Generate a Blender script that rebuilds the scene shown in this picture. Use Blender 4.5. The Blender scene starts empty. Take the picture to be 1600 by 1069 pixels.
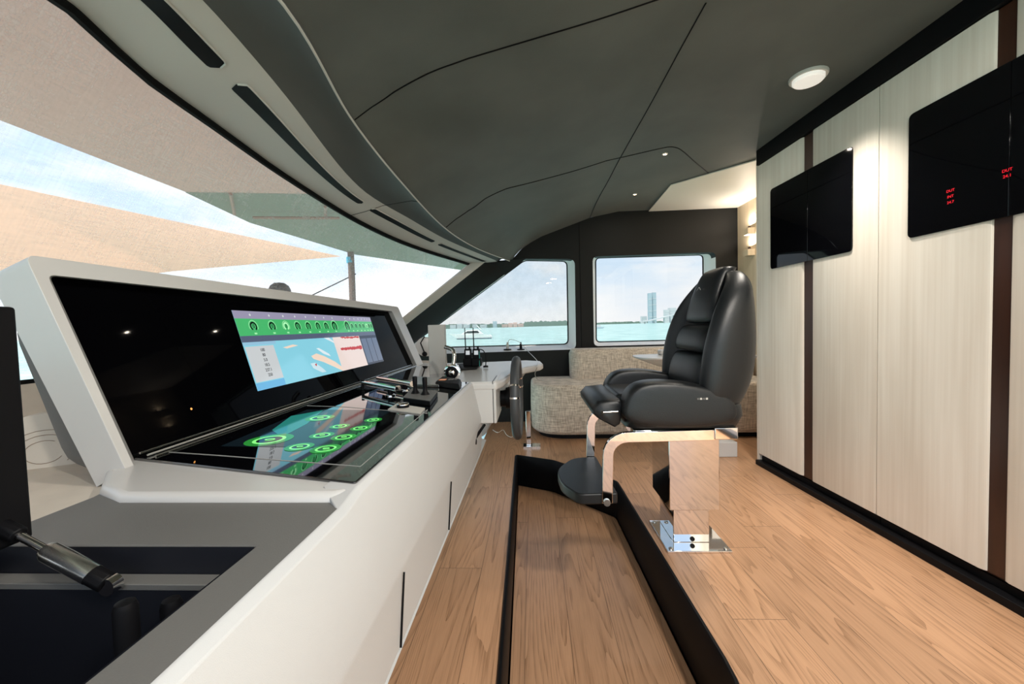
import bpy, bmesh, math, random
from mathutils import Vector, Matrix
random.seed(7)
sc = bpy.context.scene
COL = sc.collection
# ------------------------------------------------------------------ camera
F = 622.2
cam_d = bpy.data.cameras.new('camera'); cam = bpy.data.objects.new('camera', cam_d); COL.objects.link(cam)
cam_d.sensor_width = 36; cam_d.lens = F/1600*36; cam_d.clip_start = 0.02; cam_d.clip_end = 6000
YAW, PITCH, ROLL = math.radians(3.006), math.radians(2.264), math.radians(-1.6)
RM = Matrix.Rotation(YAW, 3, 'Z') @ Matrix.Rotation(math.pi/2-PITCH, 3, 'X') @ Matrix.Rotation(ROLL, 3, 'Z')
CAM = Vector((0, 0, 1.0))
cam.matrix_world = Matrix.Translation(CAM) @ RM.to_4x4()
sc.camera = cam
# ------------------------------------------------------------------ view + sky
sc.view_settings.view_transform = 'Standard'; sc.view_settings.look = 'None'
sc.view_settings.gamma = 1; sc.view_settings.use_curve_mapping = False
sc.view_settings.exposure = 0.42
w = bpy.data.worlds.new('sky'); sc.world = w; w.use_nodes = True
nt = w.node_tree; N = nt.nodes; L = nt.links
for n in list(N): N.remove(n)
out = N.new('ShaderNodeOutputWorld'); bg = N.new('ShaderNodeBackground'); L.new(bg.outputs[0], out.inputs[0])
tc = N.new('ShaderNodeTexCoord'); sep = N.new('ShaderNodeSeparateXYZ'); L.new(tc.outputs['Generated'], sep.inputs[0])
rmp = N.new('ShaderNodeValToRGB'); L.new(sep.outputs[2], rmp.inputs[0])
e = rmp.color_ramp.elements
e[0].position = 0.0; e[0].color = (.95, .97, 1.0, 1)
e[1].position = 0.6; e[1].color = (.38, .60, .95, 1)
k = rmp.color_ramp.elements.new(.14); k.color = (.68, .84, 1.0, 1)
mp = N.new('ShaderNodeMapping'); mp.inputs['Scale'].default_value = (1.6, 1.6, 4.5); L.new(tc.outputs['Generated'], mp.inputs[0])
nz = N.new('ShaderNodeTexNoise'); nz.inputs['Scale'].default_value = 1.7; nz.inputs['Detail'].default_value = 8; nz.inputs['Roughness'].default_value = .6
L.new(mp.outputs[0], nz.inputs['Vector'])
cr = N.new('ShaderNodeValToRGB'); cr.color_ramp.elements[0].position = .44; cr.color_ramp.elements[1].position = .62
L.new(nz.outputs[0], cr.inputs[0])
mx = N.new('ShaderNodeMixRGB'); L.new(cr.outputs[0], mx.inputs[0]); L.new(rmp.outputs[0], mx.inputs[1]); mx.inputs[2].default_value = (1.0, 1.0, 1.0, 1)
L.new(mx.outputs[0], bg.inputs[0]); bg.inputs[1].default_value = 1.3
sun_d = bpy.data.lights.new('sun', 'SUN'); sun = bpy.data.objects.new('sun', sun_d); COL.objects.link(sun)
sun_d.energy = 5.5; sun_d.angle = math.radians(.8); sun_d.color = (1, .92, .82)
sun.rotation_euler = Vector((.28, .35, -1)).to_track_quat('-Z', 'Y').to_euler()

# ------------------------------------------------------------------ helpers
def ray(px, py):
    return RM @ Vector(((px-800)/F, -(py-534.5)/F, -1))
def onX(px, py, X): d = ray(px, py); return CAM + d*(X/d.x)
def onY(px, py, Y): d = ray(px, py); return CAM + d*(Y/d.y)
def onZ(px, py, Z): d = ray(px, py); return CAM + d*((Z-1.0)/d.z)
def onP(px, py, o, n): d = ray(px, py); return CAM + d*((Vector(o)-CAM).dot(n)/d.dot(n))

def mat(name, col, rough=.5, metal=0, spec=.5, coat=0, emit=None, es=1, bump=None, noise=None, sheen=0):
    m = bpy.data.materials.new(name); m.use_nodes = True
    t = m.node_tree; b = t.nodes['Principled BSDF']
    b.inputs['Base Color'].default_value = (*col, 1); b.inputs['Roughness'].default_value = rough
    b.inputs['Metallic'].default_value = metal; b.inputs['Specular IOR Level'].default_value = spec
    b.inputs['Coat Weight'].default_value = coat; b.inputs['Coat Roughness'].default_value = .03
    if sheen: b.inputs['Sheen Weight'].default_value = sheen
    if emit: b.inputs['Emission Color'].default_value = (*emit, 1); b.inputs['Emission Strength'].default_value = es
    c = t.nodes.new('ShaderNodeTexCoord')
    if noise:   # (scale, amount, stretch)
        n = t.nodes.new('ShaderNodeTexNoise'); mp = t.nodes.new('ShaderNodeMapping')
        mp.inputs['Scale'].default_value = noise[2] if len(noise) > 2 else (1, 1, 1)
        n.inputs['Scale'].default_value = noise[0]; n.inputs['Detail'].default_value = 6
        t.links.new(c.outputs['Object'], mp.inputs[0]); t.links.new(mp.outputs[0], n.inputs['Vector'])
        r = t.nodes.new('ShaderNodeMapRange'); r.inputs[1].default_value = .3; r.inputs[2].default_value = .7
        r.inputs[3].default_value = 1-noise[1]; r.inputs[4].default_value = 1+noise[1]
        t.links.new(n.outputs[0], r.inputs[0])
        v = t.nodes.new('ShaderNodeVectorMath'); v.operation = 'SCALE'; v.inputs[0].default_value = col
        t.links.new(r.outputs[0], v.inputs['Scale']); t.links.new(v.outputs[0], b.inputs['Base Color'])
    if bump:    # (scale, strength)
        n = t.nodes.new('ShaderNodeTexNoise'); n.inputs['Scale'].default_value = bump[0]; n.inputs['Detail'].default_value = 3
        t.links.new(c.outputs['Object'], n.inputs['Vector'])
        bp = t.nodes.new('ShaderNodeBump'); bp.inputs['Strength'].default_value = bump[1]; bp.inputs['Distance'].default_value = .002
        t.links.new(n.outputs[0], bp.inputs['Height']); t.links.new(bp.outputs[0], b.inputs['Normal'])
    return m

def tag(o, label=None, cat=None, group=None, kind=None):
    if label: o['label'] = label
    if cat: o['category'] = cat
    if group: o['group'] = group
    if kind: o['kind'] = kind
    return o
def empty(name, loc, label, cat, group=None):
    o = bpy.data.objects.new(name, None); COL.objects.link(o); o.location = loc; o.empty_display_size = .05
    return tag(o, label, cat, group)

class MB:
    def __init__(s): s.bm = bmesh.new()
    def box(s, x0, x1, y0, y1, z0, z1):
        v = [s.bm.verts.new(p) for p in ((x0,y0,z0),(x1,y0,z0),(x1,y1,z0),(x0,y1,z0),(x0,y0,z1),(x1,y0,z1),(x1,y1,z1),(x0,y1,z1))]
        for f in ((0,1,2,3),(4,5,6,7),(0,1,5,4),(1,2,6,5),(2,3,7,6),(3,0,4,7)): s.bm.faces.new([v[i] for i in f])
        return s
    def loft(s, rings, cap=True, closed=True):
        R = [[s.bm.verts.new(p) for p in r] for r in rings]
        for a, b in zip(R, R[1:]):
            n = len(a)
            for i in range(n if closed else n-1):
                j = (i+1) % n; s.bm.faces.new([a[i], a[j], b[j], b[i]])
        if cap and closed:
            s.bm.faces.new(R[0]); s.bm.faces.new(R[-1])
        return s
    def prism(s, pts, vec):
        pts = [Vector(p) for p in pts]; vec = Vector(vec)
        return s.loft([pts, [p+vec for p in pts]])
    def plate(s, outer, holes, vec):
        vec = Vector(vec)
        for off in (Vector((0,0,0)), vec):
            loops = []
            es = []
            for lp in [outer]+holes:
                vs = [s.bm.verts.new(Vector(p)+off) for p in lp]
                for i in range(len(vs)): es.append(s.bm.edges.new((vs[i], vs[(i+1) % len(vs)])))
                loops.append(vs)
            bmesh.ops.triangle_fill(s.bm, use_beauty=True, use_dissolve=False, edges=es)
            if off.length == 0: first = loops
        for a, b in zip(first, loops):
            for i in range(len(a)):
                j = (i+1) % len(a); s.bm.faces.new([a[i], a[j], b[j], b[i]])
        return s
    def tube(s, path, r, n=10, closed=False, flat=None):
        path = [Vector(p) for p in path]; K = len(path); rings = []
        up = None
        for i, p in enumerate(path):
            a = path[(i-1) % K] if (i > 0 or closed) else p
            b = path[(i+1) % K] if (i < K-1 or closed) else p
            t = (b-a).normalized()
            if up is None:
                up = t.cross(Vector((0,0,1)));
                if up.length < .1: up = t.cross(Vector((0,1,0)))
            up = (up - t*up.dot(t)).normalized(); v = t.cross(up)
            rr = r[i] if isinstance(r, (list, tuple)) else r
            if flat: rings.append([p+up*(x*flat[0])+v*(y*flat[1]) for x, y in ((1,1),(-1,1),(-1,-1),(1,-1))])
            else: rings.append([p+up*(math.cos(2*math.pi*k/n)*rr)+v*(math.sin(2*math.pi*k/n)*rr) for k in range(n)])
        if closed:
            rings.append(rings[0]); return s.loft(rings, cap=False)
        return s.loft(rings)
    def lathe(s, prof, c, axis=(0,0,1), n=28):
        ax = Vector(axis).normalized(); q = ax.to_track_quat('Z', 'Y'); c = Vector(c); rings = []
        for r, z in prof:
            r = max(r, 1e-4)
            rings.append([c + q @ Vector((r*math.cos(2*math.pi*k/n), r*math.sin(2*math.pi*k/n), z)) for k in range(n)])
        return s.loft(rings)
    def grid(s, rows): return s.loft(rows, cap=False, closed=False)
    def poly(s, pts): s.bm.faces.new([s.bm.verts.new(p) for p in pts]); return s
    def build(s, name, m, parent=None, bevel=0, seg=3, sub=0, ang=35, solid=0):
        bm = s.bm
        bmesh.ops.remove_doubles(bm, verts=bm.verts, dist=1e-5)
        bmesh.ops.recalc_face_normals(bm, faces=bm.faces)
        for f in bm.faces: f.smooth = True
        if not sub:
            for e in bm.edges:
                if len(e.link_faces) == 2 and e.calc_face_angle(0) > math.radians(ang): e.smooth = False
        me = bpy.data.meshes.new(name)
        if parent is not None:
            bm.transform(parent_mat(parent).inverted())
        bm.to_mesh(me); bm.free(); me.materials.append(m)
        o = bpy.data.objects.new(name, me); COL.objects.link(o)
        if parent is not None: o.parent = parent
        if solid:
            d = o.modifiers.new('s', 'SOLIDIFY'); d.thickness = solid; d.offset = 0
        if bevel:
            d = o.modifiers.new('b', 'BEVEL'); d.width = bevel; d.segments = seg; d.limit_method = 'ANGLE'; d.angle_limit = math.radians(30)
        if sub:
            d = o.modifiers.new('u', 'SUBSURF'); d.levels = sub; d.render_levels = sub
        return o
def parent_mat(o):
    m = Matrix.LocRotScale(o.location, o.rotation_euler, o.scale)
    return parent_mat(o.parent) @ m if o.parent else m
def struct(o): o['kind'] = 'structure'; return o
def text_obj(s, size, name, m, parent, origin, ux, uy, off=.001):
    cu = bpy.data.curves.new(name, 'FONT'); cu.body = s; cu.size = size; cu.align_x = 'CENTER'; cu.align_y = 'CENTER'; cu.extrude = .0002
    t = bpy.data.objects.new(name, cu); COL.objects.link(t)
    me = bpy.data.meshes.new_from_object(t.evaluated_get(bpy.context.evaluated_depsgraph_get()))
    bpy.data.objects.remove(t)
    ux = Vector(ux).normalized(); uy = Vector(uy).normalized(); nn = ux.cross(uy)
    M4 = Matrix((ux, uy, nn)).transposed().to_4x4(); M4.translation = Vector(origin)+nn*off
    me.transform(M4); me.transform(parent_mat(parent).inverted())
    me.materials.clear(); me.materials.append(m)
    o = bpy.data.objects.new(name, me); COL.objects.link(o); o.parent = parent
    return o
def spline(pts, per=8):
    P = [Vector(p) for p in pts]; P = [P[0]*2-P[1]]+P+[P[-1]*2-P[-2]]; o = []
    for i in range(1, len(P)-2):
        a, b, c, d = P[i-1:i+3]
        for k in range(per):
            t = k/per
            o.append(.5*((2*b)+(c-a)*t+(2*a-5*b+4*c-d)*t*t+(3*b-a-3*c+d)*t**3))
    o.append(P[-2]); return o
def rrect(cx, cy, hx, hy, r, n=5):
    o = []
    for sx, sy, a0 in ((1,1,0),(-1,1,90),(-1,-1,180),(1,-1,270)):
        for k in range(n+1):
            a = math.radians(a0+90*k/n); o.append((cx+sx*(hx-r)+r*math.cos(a), cy+sy*(hy-r)+r*math.sin(a)))
    return o
def round_poly(pts, r, n=5):
    P = [Vector(p) for p in pts]; o = []; K = len(P)
    for i, p in enumerate(P):
        rr = r[i] if isinstance(r, (list, tuple)) else r
        a = (P[i-1]-p); b = (P[(i+1) % K]-p)
        if rr <= 0: o.append(p); continue
        la = min(rr, a.length*.45, b.length*.45); A = p+a.normalized()*la; B = p+b.normalized()*la
        for k in range(n+1):
            t = k/n; o.append(A*(1-t)**2+p*2*t*(1-t)+B*t*t)
    return o

# ------------------------------------------------------------------ materials
M_white = mat('white_leather_grain', (.51,.52,.525), .42, bump=(900,.12))
M_whiteg = mat('white_lacquer', (.58,.575,.565), .25)
M_grey = mat('grey_soft_top', (.13,.13,.125), .55, bump=(700,.15))
M_greylight = mat('warm_grey_liner', (.56,.54,.50), .5, bump=(600,.1))
M_band = mat('dark_grey_liner', (.075,.077,.073), .6, bump=(500,.15))
M_ceil = mat('olive_charcoal_suede', (.084,.086,.074), .62, sheen=.1, noise=(2.5,.22), bump=(260,.15))
M_char = mat('charcoal_panel', (.008,.008,.0075), .6, spec=.25, bump=(500,.1))
M_black = mat('black_satin', (.004,.004,.005), .5, spec=.15)
M_gasket = mat('black_rubber', (.004,.004,.004), .7, spec=.1)
M_navy = mat('navy_black_lining', (.004,.005,.010), .55)
M_glassblk = mat('black_glass', (.002,.002,.003), .03, spec=.35)
M_glasstop = mat('black_table_glass', (.002,.002,.003), .03, spec=1.0, coat=1)
M_chrome = mat('polished_chrome', (.82,.79,.76), .04, metal=1)
M_steel = mat('brushed_steel', (.62,.62,.60), .25, metal=1)
M_leather = mat('black_leather', (.009,.0105,.012), .38, bump=(350,.25))
M_wheel = mat('grey_wheel_leather', (.05,.055,.06), .45, bump=(600,.2))
M_beige = mat('cream_panel', (.82,.78,.70), .5)
M_dash = mat('sunlit_beige_dash', (.62,.56,.48), .6, noise=(14,.06), bump=(300,.1))
M_dkwood = mat('dark_walnut', (.040,.013,.006), .35, noise=(4,.3,(6,6,.4)))
M_lamp = mat('lamp_diffuser', (.9,.88,.84), .4, emit=(1,.93,.85), es=.35)
M_spot = mat('spot_glow', (1,.9,.7), .4, emit=(1,.75,.45), es=6)
M_red = mat('red_led', (.3,0,0), .4, emit=(1,.02,.04), es=.7)
def wood_mat(name, base, dark, axis='Z', scale=1):
    m = mat(name, base, .42); t = m.node_tree; b = t.nodes['Principled BSDF']
    c = t.nodes.new('ShaderNodeTexCoord'); mp = t.nodes.new('ShaderNodeMapping')
    mp.inputs['Scale'].default_value = (60,60,1.2) if axis == 'Z' else (60,1.2,60)
    n = t.nodes.new('ShaderNodeTexNoise'); n.inputs['Scale'].default_value = scale; n.inputs['Detail'].default_value = 5
    t.links.new(c.outputs['Object'], mp.inputs[0]); t.links.new(mp.outputs[0], n.inputs['Vector'])
    n2 = t.nodes.new('ShaderNodeTexNoise'); n2.inputs['Scale'].default_value = 3
    mp2 = t.nodes.new('ShaderNodeMapping'); mp2.inputs['Scale'].default_value = (3,3,.5)
    t.links.new(c.outputs['Object'], mp2.inputs[0]); t.links.new(mp2.outputs[0], n2.inputs['Vector'])
    ad = t.nodes.new('ShaderNodeMath'); ad.operation = 'ADD'; t.links.new(n.outputs[0], ad.inputs[0]); t.links.new(n2.outputs[0], ad.inputs[1])
    r = t.nodes.new('ShaderNodeMapRange'); r.inputs[1].default_value = .7; r.inputs[2].default_value = 1.3
    t.links.new(ad.outputs[0], r.inputs[0])
    x = t.nodes.new('ShaderNodeMixRGB'); x.inputs[1].default_value = (*dark,1); x.inputs[2].default_value = (*base,1)
    t.links.new(r.outputs[0], x.inputs[0]); t.links.new(x.outputs[0], b.inputs['Base Color'])
    return m
M_door = wood_mat('whitewashed_oak_veneer', (.80,.745,.66), (.68,.61,.52))
M_alcove = wood_mat('warm_oak_veneer', (.70,.58,.42), (.60,.48,.33))

def floor_mat():
    m = mat('oak_planks', (.4,.25,.14), .30); t = m.node_tree; b = t.nodes['Principled BSDF']; lk = t.links.new
    def math_(op, a, bb=None, c=None):
        n = t.nodes.new('ShaderNodeMath'); n.operation = op
        for i, v in enumerate((a, bb, c)):
            if v is None: continue
            if isinstance(v, (int, float)): n.inputs[i].default_value = v
            else: lk(v, n.inputs[i])
        return n.outputs[0]
    c = t.nodes.new('ShaderNodeTexCoord'); s = t.nodes.new('ShaderNodeSeparateXYZ'); lk(c.outputs['Object'], s.inputs[0])
    W_, L_ = .176, 1.55
    u = math_('DIVIDE', math_('ADD', s.outputs[0], 10-.084+W_), W_); pid = math_('FLOOR', u)
    wn = t.nodes.new('ShaderNodeTexWhiteNoise'); wn.noise_dimensions = '1D'; lk(pid, wn.inputs['W'])
    v = math_('ADD', math_('DIVIDE', s.outputs[1], L_), math_('MULTIPLY', wn.outputs[0], 7.3)); cid = math_('FLOOR', v)
    wn2 = t.nodes.new('ShaderNodeTexWhiteNoise'); wn2.noise_dimensions = '2D'
    cb = t.nodes.new('ShaderNodeCombineXYZ'); lk(pid, cb.inputs[0]); lk(cid, cb.inputs[1]); lk(cb.outputs[0], wn2.inputs['Vector'])
    off = math_('MULTIPLY', wn2.outputs[0], 37)
    # growth rings: contour lines of a noise stretched along the plank
    cc = t.nodes.new('ShaderNodeCombineXYZ')
    lk(math_('MULTIPLY', s.outputs[0], 6.5), cc.inputs[0]); lk(math_('MULTIPLY', s.outputs[1], .42), cc.inputs[1]); lk(off, cc.inputs[2])
    nz = t.nodes.new('ShaderNodeTexNoise'); nz.inputs['Scale'].default_value = 1; nz.inputs['Detail'].default_value = 1.6; nz.inputs['Roughness'].default_value = .35; lk(cc.outputs[0], nz.inputs['Vector'])
    ring = math_('FRACT', math_('MULTIPLY', nz.outputs[0], 30)); 
    ring = math_('POWER', ring, 2.5)
    cf = t.nodes.new('ShaderNodeCombineXYZ')
    lk(math_('MULTIPLY', s.outputs[0], 260), cf.inputs[0]); lk(math_('MULTIPLY', s.outputs[1], 9), cf.inputs[1]); lk(off, cf.inputs[2])
    nf = t.nodes.new('ShaderNodeTexNoise'); nf.inputs['Scale'].default_value = 1; nf.inputs['Detail'].default_value = 3; lk(cf.outputs[0], nf.inputs['Vector'])
    g = math_('MULTIPLY_ADD', ring, math_('MULTIPLY_ADD', nf.outputs[0], 1.7, -.35), math_('MULTIPLY_ADD', nf.outputs[0], .5, -.2))
    x = t.nodes.new('ShaderNodeMixRGB'); x.inputs[1].default_value = (.53,.305,.175,1); x.inputs[2].default_value = (.22,.112,.054,1)
    lk(math_('MINIMUM', math_('MAXIMUM', math_('MULTIPLY', g, 1.0), 0), 1), x.inputs[0])
    sh = math_('MULTIPLY_ADD', wn2.outputs[0], .22, .89)
    fu = math_('FRACT', u); fv = math_('FRACT', v)
    seam = math_('MAXIMUM', math_('LESS_THAN', math_('MULTIPLY', math_('MINIMUM', fu, math_('SUBTRACT', 1, fu)), W_), .0011),
                 math_('LESS_THAN', math_('MULTIPLY', math_('MINIMUM', fv, math_('SUBTRACT', 1, fv)), L_), .0013))
    sh2 = math_('MULTIPLY', sh, math_('SUBTRACT', 1, math_('MULTIPLY', seam, .6)))
    vs = t.nodes.new('ShaderNodeVectorMath'); vs.operation = 'SCALE'; lk(x.outputs[0], vs.inputs[0]); lk(sh2, vs.inputs['Scale'])
    lk(vs.outputs[0], b.inputs['Base Color'])
    bp = t.nodes.new('ShaderNodeBump'); bp.inputs['Strength'].default_value = .25; bp.inputs['Distance'].default_value = .001
    lk(math_('MULTIPLY_ADD', g, -1, 1), bp.inputs['Height']); lk(bp.outputs[0], b.inputs['Normal'])
    return m
M_floor = floor_mat()
def fabric_mat():
    m = mat('oatmeal_woven_fabric', (.42,.37,.31), .9, sheen=.3); t = m.node_tree; b = t.nodes['Principled BSDF']; lk = t.links.new
    c = t.nodes.new('ShaderNodeTexCoord'); outs = []
    for sc3 in ((160,160,14),(14,14,160)):
        mp = t.nodes.new('ShaderNodeMapping'); mp.inputs['Scale'].default_value = sc3
        n = t.nodes.new('ShaderNodeTexNoise'); n.inputs['Scale'].default_value = 1; n.inputs['Detail'].default_value = 2
        lk(c.outputs['Object'], mp.inputs[0]); lk(mp.outputs[0], n.inputs['Vector']); outs.append(n.outputs[0])
    a = t.nodes.new('ShaderNodeMath'); a.operation = 'ADD'; lk(outs[0], a.inputs[0]); lk(outs[1], a.inputs[1])
    r = t.nodes.new('ShaderNodeMapRange'); r.inputs[1].default_value = .75; r.inputs[2].default_value = 1.25; lk(a.outputs[0], r.inputs[0])
    x = t.nodes.new('ShaderNodeMixRGB'); x.inputs[1].default_value = (.34,.285,.23,1); x.inputs[2].default_value = (.76,.67,.57,1)
    lk(r.outputs[0], x.inputs[0]); lk(x.outputs[0], b.inputs['Base Color'])
    return m
M_fabric = fabric_mat()
def mesh_cover_mat(name, dens):
    m = bpy.data.materials.new(name); m.use_nodes = True; t = m.node_tree; lk = t.links.new
    for n in list(t.nodes): t.nodes.remove(n)
    o = t.nodes.new('ShaderNodeOutputMaterial'); mix = t.nodes.new('ShaderNodeMixShader'); tr = t.nodes.new('ShaderNodeBsdfTransparent')
    df = t.nodes.new('ShaderNodeBsdfDiffuse'); tl = t.nodes.new('ShaderNodeBsdfTranslucent'); m2 = t.nodes.new('ShaderNodeMixShader')
    df.inputs[0].default_value = (.75,.73,.70,1); tl.inputs[0].default_value = (.85,.83,.80,1); m2.inputs[0].default_value = .6
    lk(df.outputs[0], m2.inputs[1]); lk(tl.outputs[0], m2.inputs[2])
    c = t.nodes.new('ShaderNodeTexCoord'); acc = []
    for s3, sc in (((60,5,60),2.2),((5,70,5),2.2),((1,1,1),5)):
        mp = t.nodes.new('ShaderNodeMapping'); mp.inputs['Scale'].default_value = s3; mp.inputs['Rotation'].default_value = (.3,0,.35)
        n = t.nodes.new('ShaderNodeTexNoise'); n.inputs['Scale'].default_value = sc; n.inputs['Detail'].default_value = 2
        lk(c.outputs['Object'], mp.inputs[0]); lk(mp.outputs[0], n.inputs['Vector']); acc.append(n.outputs[0])
    a = t.nodes.new('ShaderNodeMath'); a.operation = 'ADD'; lk(acc[0], a.inputs[0]); lk(acc[1], a.inputs[1])
    a2 = t.nodes.new('ShaderNodeMath'); a2.operation = 'ADD'; lk(a.outputs[0], a2.inputs[0]); lk(acc[2], a2.inputs[1])
    r = t.nodes.new('ShaderNodeMapRange'); r.inputs[1].default_value = 1.15; r.inputs[2].default_value = 1.85
    r.inputs[3].default_value = dens-.09; r.inputs[4].default_value = dens+.09; lk(a2.outputs[0], r.inputs[0])
    lk(r.outputs[0], mix.inputs[0]); lk(tr.outputs[0], mix.inputs[1]); lk(m2.outputs[0], mix.inputs[2]); lk(mix.outputs[0], o.inputs[0])
    return m
M_cover = mesh_cover_mat('sunscreen_mesh', .27)
M_cover2 = mesh_cover_mat('window_mesh', .16)
def glass_mat(name, tint=(1,1,1), gl=.08):
    m = bpy.data.materials.new(name); m.use_nodes = True; t = m.node_tree; lk = t.links.new
    for n in list(t.nodes): t.nodes.remove(n)
    o = t.nodes.new('ShaderNodeOutputMaterial'); mix = t.nodes.new('ShaderNodeMixShader'); tr = t.nodes.new('ShaderNodeBsdfTransparent'); g = t.nodes.new('ShaderNodeBsdfGlossy')
    tr.inputs[0].default_value = (*tint,1); g.inputs['Roughness'].default_value = .02
    fr = t.nodes.new('ShaderNodeLayerWeight'); fr.inputs[0].default_value = .5
    pw = t.nodes.new('ShaderNodeMath'); pw.operation = 'POWER'; lk(fr.outputs['Facing'], pw.inputs[0]); pw.inputs[1].default_value = 5
    ma = t.nodes.new('ShaderNodeMath'); ma.operation = 'MULTIPLY_ADD'; lk(pw.outputs[0], ma.inputs[0]); ma.inputs[1].default_value = .8; ma.inputs[2].default_value = .03
    lk(ma.outputs[0], mix.inputs[0]); lk(tr.outputs[0], mix.inputs[1]); lk(g.outputs[0], mix.inputs[2]); lk(mix.outputs[0], o.inputs[0])
    return m
M_pane = glass_mat('clear_pane', (.56,.56,.555))
M_tint = glass_mat('screen_pane', (.84,.84,.84))
def sea_mat():
    m = mat('turquoise_sea', (.10,.52,.45), .25); t = m.node_tree; b = t.nodes['Principled BSDF']; lk = t.links.new
    c = t.nodes.new('ShaderNodeTexCoord'); mp = t.nodes.new('ShaderNodeMapping'); mp.inputs['Scale'].default_value = (.35,1,1)
    n = t.nodes.new('ShaderNodeTexNoise'); n.inputs['Scale'].default_value = .6; n.inputs['Detail'].default_value = 8
    lk(c.outputs['Object'], mp.inputs[0]); lk(mp.outputs[0], n.inputs['Vector'])
    bp = t.nodes.new('ShaderNodeBump'); bp.inputs['Strength'].default_value = .5; bp.inputs['Distance'].default_value = .3
    lk(n.outputs[0], bp.inputs['Height']); lk(bp.outputs[0], b.inputs['Normal'])
    r = t.nodes.new('ShaderNodeValToRGB'); r.color_ramp.elements[0].color = (.20,.43,.385,1); r.color_ramp.elements[1].color = (.42,.69,.62,1)
    r.color_ramp.elements[0].position = .35; r.color_ramp.elements[1].position = .65
    lk(n.outputs[0], r.inputs[0]); lk(r.outputs[0], b.inputs['Base Color'])
    return m
M_sea = sea_mat()

# ------------------------------------------------------------------ room curves
YC = 1.6
def curve_from(pix):
    S = []
    for px, py, Y in pix:
        p = onY(px, py, Y); S.append((Y, p.x, p.z))
    # stations nearer than the ship's centre line are mirrored copies of the far ones
    far = [s for s in S if s[0] >= YC]; near = [s for s in S if s[0] < YC]
    ymin = min(s[0] for s in S)
    for s in far:
        if 2*YC-s[0] < ymin-.35: S.append((2*YC-s[0], s[1], s[2]))
    S.sort()
    def f(Y):
        Y = max(S[0][0], min(S[-1][0], Y))
        for i in range(len(S)-1):
            if Y <= S[i+1][0]: break
        def g(j, k): return S[max(0, min(len(S)-1, j))][k]
        y0, y1 = S[i][0], S[i+1][0]; t = (Y-y0)/(y1-y0); res = []
        for k in (1, 2):
            m0 = (g(i+1,k)-g(i-1,k))/max(1e-6, (g(i+1,0)-g(i-1,0))); m1 = (g(i+2,k)-g(i,k))/max(1e-6, (g(i+2,0)-g(i,0)))
            h = y1-y0; a, b = S[i][k], S[i+1][k]
            res.append((2*t**3-3*t*t+1)*a+(t**3-2*t*t+t)*h*m0+(-2*t**3+3*t*t)*b+(t**3-t*t)*h*m1)
        return res
    return f
fW = curve_from([(96,0,.895),(215,108,1.1),(314,180,1.34),(449,276,1.85),(560,345,2.4),(640,382,2.95),(733,412,3.9)])
fA = curve_from([(305,0,.95),(422,130,1.257),(560,296,2.08),(640,345,2.6),(700,378,3.2),(775,409,3.95)])
fE = curve_from([(440,0,1.0),(550,185,1.6),(620,275,2.02),(695,355,2.8),(745,387,3.4),(796,407,4.0)])
G = [(0,0),(.05,.15),(.11,.29),(.2,.42),(.3,.54),(.5,.70),(.75,.90),(1,1),(9,1)]
ZC = 2.13
def ceil_z(X, Y):
    xe, ze = fE(Y); s = (X-xe)/(.9-xe)
    if s <= 0: return ze
    for (a, b), (c, d) in zip(G, G[1:]):
        if s <= c: return ze+(ZC-ze)*(b+(d-b)*(s-a)/(c-a))
    return ZC
def hit_ceil(px, py):
    d = ray(px, py).normalized(); t = .3
    while t < 8:
        p = CAM+d*t
        if p.z >= ceil_z(p.x, p.y): return p
        t += .003
    return p
def YS(a, b, n): return [a+(b-a)*i/n for i in range(n+1)]
Y0, Y1 = -.85, 4.13
ss = [0,.02,.05,.08,.11,.15,.2,.25,.3,.4,.5,.62,.75,.88,1,1.6,2.02]
rows = []
for Y in YS(Y0, Y1, 60):
    xe, ze = fE(Y); r = []
    for s in ss:
        X = xe+(.9-xe)*min(s,1)+max(0,s-1)*(2.07-.9)/1.02
        r.append((X, Y, ceil_z(X, Y)))
    rows.append(r)
struct(MB().grid(rows).build('ceiling', M_ceil, ang=60))
# header between windscreen and ceiling
r1 = []; r2 = []; lip = []
for Y in YS(Y0, 4.0, 60):
    w_, a_, e_ = fW(Y), fA(Y), fE(Y)
    W3, A3, E3 = Vector((w_[0],Y,w_[1])), Vector((a_[0],Y,a_[1])), Vector((e_[0],Y,e_[1]))
    r1.append([W3, W3.lerp(A3,.5)+Vector((0,0,-.004)), A3, A3+Vector((.012,0,.006))])
    B0 = A3+Vector((.012,0,.006))
    r2.append([B0, B0.lerp(E3,.3)+Vector((0,0,.02)), B0.lerp(E3,.7)+Vector((0,0,.022)), E3+Vector((-.012,0,-.004)), E3+Vector((0,0,-.006)), E3+Vector((.006,0,.0))])
struct(MB().grid(r1).build('trim_1', M_greylight, ang=60))
struct(MB().grid(r2).build('trim_2', M_band, ang=50))
struct(MB().tube([r[4] for r in r2], .0045, 6).build('trim_3', M_greylight))
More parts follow.
